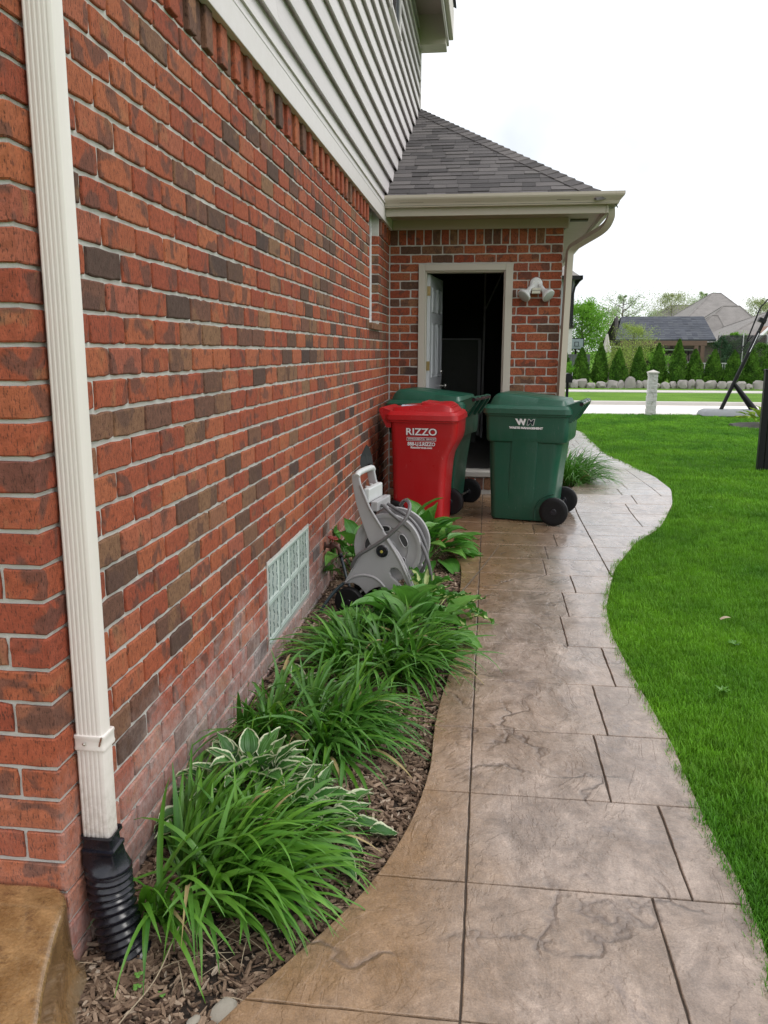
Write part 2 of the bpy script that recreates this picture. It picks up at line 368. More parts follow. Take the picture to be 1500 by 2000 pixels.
HOSTAY = m_leaf('cream_centred_hosta_leaf', (0.040, 0.150, 0.020), (0.070, 0.200, 0.026), 0.4, 1.0, None, (0.50, 0.58, 0.24))
DRYL = simple('withered_leaf', (0.34, 0.27, 0.12), 0.7, 0.3, 20)
STRAW = simple('dry_straw', (0.36, 0.29, 0.20), 0.8, 0.25, 30)
THUJA = m_foliage('arborvitae_spray', (0.036, 0.100, 0.012), (0.100, 0.215, 0.024), 2.5)
MAPLE = m_foliage('fresh_maple_leaf', (0.10, 0.26, 0.02), (0.20, 0.40, 0.05), 0.8, 0.35)
PALEF = m_foliage('pale_spring_leaf', (0.24, 0.33, 0.16), (0.40, 0.48, 0.28), 0.6, 0.35)
OLIVEF = m_foliage('olive_spring_leaf', (0.24, 0.29, 0.14), (0.36, 0.40, 0.21), 0.6, 0.35)
YELLF = m_foliage('yellow_green_leaf', (0.20, 0.28, 0.06), (0.34, 0.42, 0.12), 1.0, 0.35)
DARKF = m_foliage('blue_green_needle', (0.03, 0.07, 0.035), (0.05, 0.11, 0.05), 1.0)
LIMEF = m_foliage('lime_hosta_leaf', (0.24, 0.40, 0.03), (0.38, 0.55, 0.07), 8.0)
STONEW = simple('stacked_stone', (0.50, 0.49, 0.48), 0.8, 0.32, 14, 0.8, 50)

# ------------------------------------------------------------------ mesh helper
class M:
    def __init__(s): s.V = []; s.F = []; s.I = []; s.A = {}; s.mi = 0
    def add(s, vs, fs, **attrs):
        o = len(s.V); s.V.extend([tuple(v) for v in vs]); s.F.extend([tuple(i + o for i in f) for f in fs]); s.I.extend([s.mi] * len(fs))
        for k, v in attrs.items():
            a = s.A.setdefault(k, [0.0] * o)
            if len(a) < o: a.extend([0.0] * (o - len(a)))
            a.extend(list(v) if hasattr(v, '__len__') else [v] * len(vs))
        return s
    def box(s, x0, x1, y0, y1, z0, z1, **k):
        v = [(x0, y0, z0), (x1, y0, z0), (x1, y1, z0), (x0, y1, z0), (x0, y0, z1), (x1, y0, z1), (x1, y1, z1), (x0, y1, z1)]
        return s.add(v, [(0, 3, 2, 1), (4, 5, 6, 7), (0, 1, 5, 4), (1, 2, 6, 5), (2, 3, 7, 6), (3, 0, 4, 7)], **k)
    def obox(s, c, ax, ay, az, sx, sy, sz, **k):
        c = Vector(c); ax, ay, az = Vector(ax).normalized(), Vector(ay).normalized(), Vector(az).normalized()
        v = []
        for dz in (-1, 1):
            for dx, dy in ((-1, -1), (1, -1), (1, 1), (-1, 1)): v.append(c + ax * dx * sx / 2 + ay * dy * sy / 2 + az * dz * sz / 2)
        return s.add(v, [(0, 3, 2, 1), (4, 5, 6, 7), (0, 1, 5, 4), (1, 2, 6, 5), (2, 3, 7, 6), (3, 0, 4, 7)], **k)
    def tube(s, pts, r, n=8, cap=True, rs=None, sq=None, **k):
        pts = [Vector(p) for p in pts]; N = len(pts); vs = []; pu = None
        for i, p in enumerate(pts):
            d = (pts[min(i + 1, N - 1)] - pts[max(i - 1, 0)]).normalized()
            if pu is None: pu = d.orthogonal().normalized() if abs(d.z) > 0.9 or True else None; pu = (Vector((0, 0, 1)).cross(d)).normalized() if abs(d.z) < 0.95 else (Vector((1, 0, 0)) - d * d.x).normalized()
            u = (pu - d * pu.dot(d)).normalized(); pu = u; w = d.cross(u)
            rr = rs[i] if rs else r
            for j in range(n):
                a = 2 * math.pi * (j + (0.5 if sq else 0)) / n
                if sq: vs.append(p + u * sq[0] * math.copysign(min(1, abs(math.cos(a)) * 1.42), math.cos(a)) + w * sq[1] * math.copysign(min(1, abs(math.sin(a)) * 1.42), math.sin(a)))
                else: vs.append(p + (u * math.cos(a) + w * math.sin(a)) * rr)
        fs = [(i * n + j, i * n + (j + 1) % n, (i + 1) * n + (j + 1) % n, (i + 1) * n + j) for i in range(N - 1) for j in range(n)]
        if cap: fs += [tuple(range(n - 1, -1, -1)), tuple((N - 1) * n + j for j in range(n))]
        return s.add(vs, fs, **k)
    def lathe(s, prof, c, axis, n=24, **k):   # prof: (radius, along)
        c = Vector(c); ax = Vector(axis).normalized(); u = ax.orthogonal().normalized(); w = ax.cross(u); vs = []
        for r, a in prof:
            for j in range(n):
                t = 2 * math.pi * j / n; vs.append(c + ax * a + (u * math.cos(t) + w * math.sin(t)) * r)
        N = len(prof)
        fs = [(i * n + j, i * n + (j + 1) % n, (i + 1) * n + (j + 1) % n, (i + 1) * n + j) for i in range(N - 1) for j in range(n)]
        fs += [tuple(range(n - 1, -1, -1)), tuple((N - 1) * n + j for j in range(n))]
        return s.add(vs, fs, **k)
    def prism(s, poly, f, d0, d1, **k):       # f(u,v,d) -> xyz ; poly list of (u,v)
        n = len(poly); vs = [f(u, v, d0) for u, v in poly] + [f(u, v, d1) for u, v in poly]
        fs = [tuple(range(n - 1, -1, -1)), tuple(range(n, 2 * n))] + [(i, (i + 1) % n, n + (i + 1) % n, n + i) for i in range(n)]
        return s.add(vs, fs, **k)
    def loft(s, rings, cap=True, **k):
        n = len(rings[0]); vs = [p for r in rings for p in r]; N = len(rings)
        fs = [(i * n + j, i * n + (j + 1) % n, (i + 1) * n + (j + 1) % n, (i + 1) * n + j) for i in range(N - 1) for j in range(n)]
        if cap: fs += [tuple(range(n - 1, -1, -1)), tuple((N - 1) * n + j for j in range(n))]
        return s.add(vs, fs, **k)
    def build(s, name, mats, parent=None, centre=False, smooth=None, bevel=0, seg=2, label=None, fixn=True, at=None):
        me = bpy.data.meshes.new(name); V = s.V; o = Vector((0, 0, 0))
        if centre:
            o = Vector(np.mean(np.array(V), axis=0)) if centre is True else Vector(centre)
            V = [(v[0] - o.x, v[1] - o.y, v[2] - o.z) for v in V]
        me.from_pydata(V, [], s.F)
        mats = mats if isinstance(mats, (list, tuple)) else [mats]
        for m in mats: me.materials.append(m)
        if len(mats) > 1: me.polygons.foreach_set('material_index', s.I)
        for k, a in s.A.items():
            if len(a) < len(V): a = a + [0.0] * (len(V) - len(a))
            at_ = me.attributes.new(k, 'FLOAT', 'POINT'); at_.data.foreach_set('value', a)
        if fixn:
            bm = bmesh.new(); bm.from_mesh(me); bmesh.ops.recalc_face_normals(bm, faces=bm.faces); bm.to_mesh(me); bm.free()
        if smooth is not None:
            me.polygons.foreach_set('use_smooth', [True] * len(me.polygons))
            if smooth < 180: me.set_sharp_from_angle(angle=R(smooth))
        me.update()
        ob = bpy.data.objects.new(name, me); COL.objects.link(ob); ob.location = o if at is None else at
        if parent is not None: ob.parent = parent
        if bevel:
            b = ob.modifiers.new('bevel', 'BEVEL'); b.width = bevel; b.segments = seg; b.limit_method = 'ANGLE'; b.angle_limit = R(35)
        if label: ob['label'] = label
        return ob

def thing(name, label, cat, loc=(0, 0, 0), rz=0, group=None):
    o = bpy.data.objects.new(name, None); o.empty_display_size = 0.1; COL.objects.link(o)
    o.location = loc; o.rotation_euler = (0, 0, rz); o['label'] = label; o['category'] = cat
    if group: o['group'] = group
    return o
def tag(o, label, cat, group=None):
    o['label'] = label; o['category'] = cat
    if group: o['group'] = group
    return o
def structure(o): o['kind'] = 'structure'; return o
def stuff(o): o['kind'] = 'stuff'; return o

def rrect(x0, x1, y0, y1, r, n=5):
    p = []
    for cx_, cy_, a0 in ((x1 - r, y1 - r, 0), (x0 + r, y1 - r, 90), (x0 + r, y0 + r, 180), (x1 - r, y0 + r, 270)):
        for i in range(n):
            a = R(a0 + 90 * i / (n - 1)); p.append((cx_ + r * math.cos(a), cy_ + r * math.sin(a)))
    return p
def bez(pts, n=10):
    """Catmull-Rom through points"""
    P = [Vector(p) for p in pts]; P = [P[0] * 2 - P[1]] + P + [P[-1] * 2 - P[-2]]; out = []
    for i in range(1, len(P) - 2):
        for j in range(n):
            t = j / n; a, b, c, d = P[i - 1], P[i], P[i + 1], P[i + 2]
            out.append(0.5 * ((2 * b) + (c - a) * t + (2 * a - 5 * b + 4 * c - d) * t * t + (3 * b - a - 3 * c + d) * t ** 3))
    out.append(P[-2]); return out
def text_mesh(body, size, extrude=0.0008, offset=0.0, shear=0.0, xs=1.0, spacing=1.0):
    cu = bpy.data.curves.new('lettering_curve', 'FONT'); cu.body = body; cu.size = size; cu.extrude = extrude; cu.offset = offset
    cu.shear = shear; cu.align_x = 'CENTER'; cu.align_y = 'CENTER'; cu.resolution_u = 3; cu.space_character = spacing
    ob = bpy.data.objects.new('lettering_curve', cu); COL.objects.link(ob)
    dg = bpy.context.evaluated_depsgraph_get(); me = bpy.data.meshes.new_from_object(ob.evaluated_get(dg))
    vs_ = [(v.co.x * xs, v.co.y, v.co.z) for v in me.vertices]; fs_ = [tuple(p.vertices) for p in me.polygons]
    bpy.data.objects.remove(ob); bpy.data.curves.remove(cu); bpy.data.meshes.remove(me)
    return vs_, fs_

# ================================================================== GROUND AND PATH
YL = [-4, 0, 0.7, 1.1, 1.47, 1.59, 1.73, 1.93, 2.07, 2.29, 2.5, 2.72, 2.96, 3.2, 3.89, 4.55, 5.36, 5.63, 6.15, 6.42, 6.55, 8.17, 8.175, 8.6, 9.2, 12.0, 14.3, 14.8, 16.6]
XL = [-0.9, -0.45, 0.02, 0.24, 0.43, 0.48, 0.57, 0.67, 0.72, 0.77, 0.80, 0.81, 0.80, 0.81, 0.86, 0.84, 0.83, 0.79, 0.66, 0.36, 0.004, 0.004, 1.70, 1.88, 1.98, 1.80, 1.75, -2.0, -2.0]
YR = [-4, 0.5, 1.83, 2.02, 2.2, 2.43, 2.95, 3.53, 4.14, 4.57, 4.99, 5.49, 6.29, 6.89, 7.85, 8.58, 9.63, 10.94, 12.02, 13.76, 15.07, 15.75, 16.1, 16.6]
XR = [1.2, 1.5, 1.68, 1.70, 1.695, 1.68, 1.69, 1.66, 1.64, 1.67, 1.75, 1.85, 2.12, 2.42, 2.72, 2.86, 2.90, 2.80, 2.66, 2.67, 2.70, 2.59, 2.35, 1.5]
def smooth_interp(ys, xs):
    yy = np.linspace(ys[0], ys[-1], 1400); xx = np.interp(yy, ys, xs)
    k = np.ones(19) / 19; sm = np.convolve(np.pad(xx, 9, 'edge'), k, 'valid')
    return yy, sm
_yr, _xr = smooth_interp(YR, XR); _yl, _xl = smooth_interp(YL, XL)
Rf = lambda y: float(np.interp(y, _yr, _xr))
def Lf(y):
    if 6.3 < y < 9.3 or y > 14: return float(np.interp(y, YL, XL))
    return float(np.interp(y, _yl, _xl))
def gz(y): return 0.05 * max(0.0, min(1.0, (y - 7.3) / 0.86)) if y < 8.6 else 0.05 * max(0.0, 1 - (y - 8.6) / 2.0)

rg = random.Random(5)
m = M(); S = 3000
m.add([(-S, -S, -0.16), (S, -S, -0.16), (S, S, -0.16), (-S, S, -0.16)], [(0, 1, 2, 3)])
structure(m.build('ground', FARTURF, fixn=False))
# lawn sheet beside the path
m = M(); ys = np.arange(-4, 20.01, 0.2)
nx = 40
for y in ys:
    x0 = Rf(min(y, 16.5)) if y < 16.2 else -6
    if y >= 16.2: x0 = -6
    for i in range(nx + 1):
        f = (i / nx) ** 2.0; x = x0 + (34 - x0) * f
        z = -0.035 + 0.02 * mnoise.noise(Vector((x * 0.35, y * 0.35, 0))) * min(1, (x - x0) * 1.5) - 0.0 * f
        if y > 19.5: z = -0.02
        m.V.append((x, y, z))
for j in range(len(ys) - 1):
    for i in range(nx):
        a = j * (nx + 1) + i; m.F.append((a, a + 1, a + nx + 2, a + nx + 1)); m.I.append(0)
structure(m.build('lawn', TURF, fixn=False, smooth=180))

# stamped path: every stamped stone is a slab of its own over one recessed base
path_base = M()
yy = [y for y in np.arange(-1.0, 16.4, 0.05)]
for y in yy:
    path_base.V.extend([(Lf(y) + 0.012, y, gz(y) - 0.0075), (Rf(y) - 0.012, y, gz(y) - 0.0075), (Lf(y) + 0.012, y, -0.15), (Rf(y) - 0.012, y, -0.15)])
for j in range(len(yy) - 1):
    a = j * 4
    if Rf(yy[j]) - Lf(yy[j]) > 0.05:
        for q in ((0, 1, 5, 4), (2, 0, 4, 6), (1, 3, 7, 5)): path_base.F.append(tuple(a + i for i in q)); path_base.I.append(0)
PB = structure(path_base.build('stamped_path', JOINT, fixn=False))
PB['label'] = 'curving stamped concrete path in wet brown stone pattern'

def slab(outline, zt, inset=0.006, drop=0.006, depth=0.05, jit=0.0016, tint=0.5, rng=rg, closed_z=None):
    n = len(outline); nrm = []
    for i in range(n):
        a = Vector(outline[i - 1]); b = Vector(outline[(i + 1) % n]); d = (b - a)
        nn_ = Vector((-d.y, d.x)).normalized() if d.length > 1e-9 else Vector((0, 0)); nrm.append(nn_)
    m = M(); top = []; mid = []; out = []; bot = []
    for i, p in enumerate(outline):
        j = rng.uniform(-jit, jit); q = Vector(p) + nrm[i] * j; z = zt(q.y) if callable(zt) else zt
        t_ = q + nrm[i] * inset
        top.append((t_.x, t_.y, z)); qm = q + nrm[i] * inset * 0.35; mid.append((qm.x, qm.y, z - drop * 0.35)); out.append((q.x, q.y, z - drop)); bot.append((q.x, q.y, z - depth))
    m.add(top + mid + out + bot, [tuple(range(n))] + [(k * n + i, (k + 1) * n + i, (k + 1) * n + (i + 1) % n, k * n + (i + 1) % n) for k in range(3) for i in range(n)], tint=tint)
    return m
def path_piece(xa, xb, y0, y1, g=0.0026):
    y0 += g; y1 -= g; n = max(3, int((y1 - y0) / 0.045)); L, Rr = [], []
    for k in range(n + 1):
        y = y0 + (y1 - y0) * k / n
        l = max(xa + g, Lf(y)); r = min(xb - g, Rf(y))
        if r - l > 0.012: L.append((l, y)); Rr.append((r, y))
    if len(L) < 3: return
    out = list(Rr)
    (rx, ry), (lx, ly) = Rr[-1], L[-1]; k = max(1, int((rx - lx) / 0.05))
    out += [(rx + (lx - rx) * i / k, ry) for i in range(1, k)] if k > 1 else []
    out += L[::-1]
    (lx, ly), (rx, ry) = L[0], Rr[0]; k = max(1, int((rx - lx) / 0.05))
    out += [(lx + (rx - lx) * i / k, ly) for i in range(1, k)] if k > 1 else []
    big = any(abs(p[0] - Rf(p[1])) < 0.002 for p in Rr[:3])
    o = slab(out, gz, 0.0030, 0.0040, 0.07, 0.0014, rg.random()).build('paving_stone', PATH, PB, centre=True)
bands = [(-1.0, -0.37, 1.45), (-0.37, 0.11, 1.50), (0.11, 0.59, 1.42), (0.59, 1.07, 1.5), (1.07, 1.55, 1.40), (1.55, 2.03, 1.445), (2.03, 2.5, 1.55), (2.5, 2.98, 1.405), (2.98, 3.46, 1.46), (3.46, 3.94, 1.56),
         (3.94, 4.41, 1.40), (4.41, 4.88, 1.45), (4.88, 5.27, 1.535), (5.27, 5.685, 1.385), (5.685, 6.1, 1.425), (6.1, 6.51, 1.52), (6.51, 6.9, 1.375), (6.9, 7.42, 1.30), (7.42, 7.80, 1.45), (7.80, 8.16, 1.35)]
for y0, y1, v in bands:
    if y0 < 5.2:
        cuts = [-3, 0.95, v, 9]
    else:
        cuts = [-3, 0.95, v, 1.80, 9] if v < 1.7 else [-3, 0.95, 1.80, 9]
    if y0 > 6.5: cuts = [-3, 0.42, 0.95, v, 1.80, 2.33 + 0.07 * math.sin(y0 * 9), 9]
    for a, b in zip(cuts, cuts[1:]): path_piece(a, b, y0, y1)
yb = [8.16, 8.53, 8.98, 9.42, 9.87, 10.31, 10.75, 11.2, 11.7, 12.2, 12.7, 13.2, 13.7, 14.2, 14.7, 15.2, 15.7, 16.3]
for k, (y0, y1) in enumerate(zip(yb, yb[1:])):
    v = [2.31, 2.42, 2.26, 2.30, 2.41][k % 5]
    cuts = [-3, v, 2.68, 9] if y0 < 10.2 else [-3, -1, 0, 1, v, 9]
    for a, b in zip(cuts, cuts[1:]): path_piece(a, b, y0, y1)

# stoop at the left
st = [(-2.2, 0.6), (0.30, 0.6), (0.255, 0.85), (0.205, 1.1), (0.15, 1.27), (0.095, 1.40), (0.058, 1.50), (0.040, 1.56), (0.026, 1.61), (0.008, 1.638), (-0.02, 1.655), (-2.2, 1.655)]
stn = M()
def off(poly, d):
    out = []
    for i, p in enumerate(poly):
        a = Vector(poly[i - 1]); b = Vector(poly[(i + 1) % len(poly)]); t_ = (b - a).normalized(); out.append((p[0] - t_.y * d, p[1] + t_.x * d))
    return out
stp = []
for i in range(len(st)):
    a, b = Vector(st[i]), Vector(st[(i + 1) % len(st)]); k = max(1, int((b - a).length / 0.06))
    stp += [tuple(a + (b - a) * j / k) for j in range(k)]
rings = []
for d, z in ((0.016, 0.165), (0.007, 0.163), (0.001, 0.156), (0.0, 0.145), (-0.002, 0.06), (-0.006, -0.02), (-0.030, -0.050), (-0.034, -0.15)):
    rings.append([(x + 0.004 * mnoise.noise(Vector((x * 14, y * 14, z * 9))), y + 0.004 * mnoise.noise(Vector((x * 14 + 9, y * 14, z * 9))), z + 0.003 * mnoise.noise(Vector((x * 9, y * 9, 5)))) for x, y in off(stp, d)])
n_ = len(stp); vsl = [p for r in rings for p in r]
stn.add(vsl, [tuple(range(n_))] + [(k * n_ + i, (k + 1) * n_ + i, (k + 1) * n_ + (i + 1) % n_, k * n_ + (i + 1) % n_) for k in range(len(rings) - 1) for i in range(n_)], tint=0.35)
def m_stoop():
    t = NT('wet_ochre_concrete')
    c = t.mix(t.ramp(t.noise(6, 6, 0.7, None, 0.8), [(0.35, 0), (0.65, 1)]), (0.150, 0.078, 0.026), (0.330, 0.195, 0.085))
    c = t.mix(t.math('MULTIPLY', t.ramp(t.noise(17, 6, 0.75), [(0.56, 0), (0.66, 1)]), 0.6), c, (0.085, 0.045, 0.022))
    c = t.hsv(c, t.mr(t.noise(150, 4, 0.8), 0.3, 0.7, 0.7, 1.25))
    low = t.mr(t.math('ADD', t.sep()[2], t.math('MULTIPLY', t.noise(20, 4), 0.1)), 0.03, -0.02, 0, 1)
    c = t.mix(low, c, (0.27, 0.21, 0.14))
    t.set('Base Color', c); t.set('Roughness', t.mr(t.noise(8, 5), 0.3, 0.7, 0.10, 0.32)); t.set('Coat Weight', 0.8); t.set('Coat Roughness', 0.08)
    t.bump(t.math('ADD', t.noise(9, 5, 0.7), t.math('MULTIPLY', t.noise(45, 5, 0.7), 0.5)), 0.8, 0.012); return t.m
STOOPM = m_stoop()
o = structure(stn.build('stoop', STOOPM, smooth=60)); o['label'] = 'raised brown stamped concrete stoop at the house corner'

# planting beds
def bed(name, xa, xb, y0, y1, base):
    m = M(); ys = np.arange(y0, y1 + 0.001, 0.05); nx = 22
    for y in ys:
        a, b = xa(y), xb(y)
        for i in range(nx + 1):
            x = a + (b - a) * i / nx; m.V.append((x, y, base(x, y)))
    for j in range(len(ys) - 1):
        for i in range(nx):
            q = j * (nx + 1) + i; m.F.append((q, q + 1, q + nx + 2, q + nx + 1)); m.I.append(0)
    return structure(m.build(name, SOIL, fixn=False, smooth=180))
def bz(x, y):
    n = mnoise.noise(Vector((x * 5, y * 5, 1))) * 0.012 + mnoise.noise(Vector((x * 19, y * 19, 3))) * 0.005
    return -0.045 - 0.025 * max(0, min(1, (2.6 - y) / 0.8)) + n
bed('mulch_bed', lambda y: -0.02 if y > 1.62 else -0.3, lambda y: Lf(y) + 0.02 if y < 6.5 else 0.2, 0.0, 6.62, bz)
def bz2(x, y): return -0.02 + 0.02 * mnoise.noise(Vector((x * 4, y * 4, 1)))
bed('side_bed', lambda y: 1.6, lambda y: Lf(y) + 0.02, 8.2, 14.2, bz2)

def chips(xa, xb, y0, y1, zf, n, smin, smax, dens=None, seed=1):
    r = random.Random(seed); m = M(); c = 0
    while c < n:
        y = r.uniform(y0, y1); a, b = xa(y), xb(y); x = a + (b - a) * r.random(); c += 1
        if b <= a: continue
        if dens and r.random() > dens(x, y): continue
        L = r.uniform(smin, smax) * (0.6 + 0.8 * r.random() ** 2); W = L * r.uniform(0.13, 0.34); T = r.uniform(0.0015, 0.004)
        az = r.uniform(0, math.pi * 2); tilt = r.gauss(0, 0.22); rl = r.gauss(0, 0.3)
        rot = Matrix.Rotation(az, 3, 'Z') @ Matrix.Rotation(tilt, 3, 'Y') @ Matrix.Rotation(rl, 3, 'X')
        p0 = Vector((x, y, zf(x, y) + 0.004 + r.random() * 0.016)); vs_ = []
        pl = [(-0.5, 0.1), (-0.3, -0.45), (0.25, -0.5), (0.5, -0.05), (0.3, 0.45), (-0.25, 0.5)]
        pl = [(u + r.uniform(-.1, .1), v + r.uniform(-.15, .15)) for u, v in pl]
        for zz in (T, -T):
            for u, v in pl: vs_.append(p0 + rot @ Vector((u * L * (1 if zz > 0 else 0.9), v * W, zz + 0.25 * T * u)))
        m.add(vs_, [(0, 1, 2, 3, 4, 5), (6, 11, 10, 9, 8, 7)] + [(i, 6 + i, 6 + (i + 1) % 6, (i + 1) % 6) for i in range(6)], tone=min(1, max(0, r.betavariate(1.7, 1.5))))
    return m
def dsoil(x, y):
    d = 1.0
    if y < 2.25 and x > 0.22: d = 0.22 + 0.5 * (mnoise.noise(Vector((x * 6, y * 6, 4))) > 0.05)
    if x > Lf(y) - 0.10: d = max(d, 0.8)
    return d
o = stuff(chips(lambda y: 0.01 if y > 1.66 else 0.05, lambda y: Lf(y) - 0.005, 0.9, 3.2, bz, 15000, 0.018, 0.050, dsoil, 3).build('bark_mulch', CHIPS, fixn=False)); o['label'] = 'brown bark mulch chips covering the bed'
o = stuff(chips(lambda y: 0.01, lambda y: (Lf(y) if y < 6.5 else 0.1) - 0.005, 3.2, 6.6, bz, 13000, 0.02, 0.055, None, 4).build('bark_mulch', CHIPS, fixn=False)); o['label'] = 'brown bark mulch chips behind the daylilies'
o = stuff(chips(lambda y: 1.68, lambda y: min(2.0, Lf(y) + 0.03), 8.35, 9.3, bz2, 1500, 0.03, 0.07, None, 5).build('bark_mulch', CHIPS, fixn=False))
# soil crumbs and pebbles
r = random.Random(8); m = M()
for i in range(900):
    y = r.uniform(1.2, 2.3); x = r.uniform(0.1, Lf(y) - 0.01); s_ = r.uniform(0.002, 0.009) * (1 if r.random() > .06 else 2)
    p0 = Vector((x, y, bz(x, y) + s_ * 0.4)); vs_ = [p0 + Vector((r.uniform(.7, 1.2) * s_ * a, r.uniform(.7, 1.2) * s_ * b, r.uniform(.5, 1) * s_ * c)) for a, b, c in ((1, 0, 0), (-1, 0, 0), (0, 1, 0), (0, -1, 0), (0, 0, 1), (0, 0, -1))]
    m.add(vs_, [(0, 2, 4), (2, 1, 4), (1, 3, 4), (3, 0, 4), (2, 0, 5), (1, 2, 5), (3, 1, 5), (0, 3, 5)], tone=r.choice([0.1, 0.2, 0.3, 0.5, 0.75, 0.9]))
stuff(m.build('soil_crumbs', CHIPS, fixn=False))

# ================================================================== BRICK WORK
CS = 0.0813; Z1 = 1.4413; MJ = 0.0105
courses = [Z1 + k * CS for k in range(-19, 12)]
def brick_geo(u0, u1, z0, z1, f, rng, proud=0.0, depth=0.03, nu=None):
    """front outline jittered, f(u,d,z): d outward"""
    L, Hh = u1 - u0, z1 - z0; nu = nu or max(2, int(L / 0.026)); nz_ = 3; per = []
    for i in range(nu): per.append((u0 + L * i / nu, z0))
    for i in range(nz_): per.append((u1, z0 + Hh * i / nz_))
    for i in range(nu): per.append((u1 - L * i / nu, z1))
    for i in range(nz_): per.append((u0, z1 - Hh * i / nz_))
    cu_, cz = (u0 + u1) / 2, (z0 + z1) / 2; n = len(per); A, B, C, D = [], [], [], []
    corners = {0, nu, nu + nz_, 2 * nu + nz_}
    for i, (u, z) in enumerate(per):
        ju = rng.gauss(0, 0.0011); jz = rng.gauss(0, 0.0012)
        if i in corners: ju -= math.copysign(0.0015, u - cu_); jz -= math.copysign(0.0015, z - cz)
        u += ju; z += jz
        su = math.copysign(1, u - cu_) if abs(abs(u - cu_) - L / 2) < 0.006 else 0; sz = math.copysign(1, z - cz) if abs(abs(z - cz) - Hh / 2) < 0.006 else 0
        A.append(f(u - su * 0.0045, proud, z - sz * 0.0045)); B.append(f(u - su * 0.0015, proud - 0.0016, z - sz * 0.0015)); C.append(f(u, proud - 0.005, z)); D.append(f(u, proud - depth, z))
    vs_ = A + B + C + D
    return vs_, [tuple(range(n))] + [(k * n + i, (k + 1) * n + i, (k + 1) * n + (i + 1) % n, k * n + (i + 1) % n) for k in range(3) for i in range(n)]

ALLB = []   # (score, wall key, verts, faces, tone)
def subtract(rc, op):
    u0, u1, z0, z1 = rc; a, b, c, d = op
    if u1 <= a or u0 >= b or z1 <= c or z0 >= d: return [rc]
    out = []
    if u0 < a: out.append((u0, a, z0, z1))
    if u1 > b: out.append((b, u1, z0, z1))
    mu0, mu1 = max(u0, a), min(u1, b)
    if z1 > d: out.append((mu0, mu1, d, z1))
    if z0 < c: out.append((mu0, mu1, z0, c))
    return [q for q in out if q[1] - q[0] > 0.018 and q[3] - q[2] > 0.018]
def tone(rng, x=0):
    t = rng.random()
    return t * 0.66 if rng.random() < 0.76 else 0.70 + 0.30 * rng.random() ** 1.5
def add_brick(key, rc, f, rng, proud=None, tn=None, n=None):
    u0, u1, z0, z1 = rc
    proud = rng.gauss(0, 0.0008) if proud is None else proud
    vs_, fs_ = brick_geo(u0, u1, z0, z1, f, rng, proud)
    c = Vector(f((u0 + u1) / 2, 0, (z0 + z1) / 2)); v = CAMP - c; d = v.length
    nv = Vector(f(0, 1, 0)) - Vector(f(0, 0, 0)); w = (c - CAMP).dot(FWD)
    sc_ = 0
    if w > 0.3:
        X, Y, _ = px(c)
        if -60 < X < 1560 and -60 < Y < 2060: sc_ = (u1 - u0) * (z1 - z0) * abs(nv.dot(v.normalized())) / d ** 2
    ALLB.append((sc_, key, vs_, fs_, tone(rng) if tn is None else tn))
def lay(key, ulo, uhi, f, openings, rng, phase0, phase1, L=0.2032, zs=courses, start=0.0):
    for k, z in enumerate(zs):
        ph = phase0 if k % 2 == 0 else phase1; u = ulo; e = ulo + ph
        edges = [ulo + start]
        while e < uhi - 0.001: edges.append(e); e += L
        edges.append(uhi)
        for a, b in zip(edges, edges[1:]):
            j = rng.gauss(0, 0.0016)
            rc = (a + MJ / 2 + (j if a > ulo + 0.05 else 0), b - MJ / 2, z + MJ / 2 + rng.gauss(0, 0.0006), z + CS - MJ / 2)
            if rc[1] - rc[0] < 0.015: continue
            rs_ = [rc]
            for op in openings: rs_ = [q for r_ in rs_ for q in subtract(r_, op)]
            for q in rs_: add_brick(key, q, f, rng)

fl = lambda u, d, z: (d, u, z)                 # long wall (x=0, along +y)
ff = lambda u, d, z: (-u, 1.66 - d, z)         # front face (along -x)
fg = lambda u, d, z: (u, 8.16 - d, z)          # garage wall
rb = random.Random(21)
WIN = (3.515, 4.395, 0.075, 0.485); NICHE = (6.82, 7.41, 1.66, 2.70)
SILLROW = (6.80, 7.45, 1.60, 1.665)
HEADROW = (6.80, 7.47, 1.5226, 1.6039)
lay('long', 1.66 + 0.098, 8.155, fl, [WIN, NICHE, SILLROW, HEADROW], rb, 0.1016, 0.2032, zs=courses)
# corner bricks, solid
def corner_brick(lx, ly, z, rng):
    z0, z1 = z + MJ / 2, z + CS - MJ / 2
    rings = []
    for zz, ins in ((z0, 0.003), (z0 + 0.003, 0.0), (z0 + 0.03, 0), (z0 + 0.045, 0), (z1 - 0.003, 0.0), (z1, 0.003)):
        ring = []
        for (x, y) in ((-lx, 1.66), (-lx * .75, 1.66), (-lx / 2, 1.66), (-lx * .25, 1.66), (-0.006, 1.66), (-0.001, 1.661), (0, 1.666), (0, 1.66 + ly * .25), (0, 1.66 + ly / 2), (0, 1.66 + ly * .75), (0, 1.66 + ly), (-0.03, 1.66 + ly), (-0.03, 1.69), (-lx, 1.69)):
            e = rng.gauss(0, 0.0007); xx = x - (ins if x > -0.01 else 0) + (e if x > -0.01 else 0); yv = y + (ins if y < 1.67 else 0) + (e if y < 1.67 else 0)
            ring.append((xx, yv, zz + rng.gauss(0, 0.0007)))
        rings.append(ring)
    mm = M().loft(rings); return mm.V, mm.F
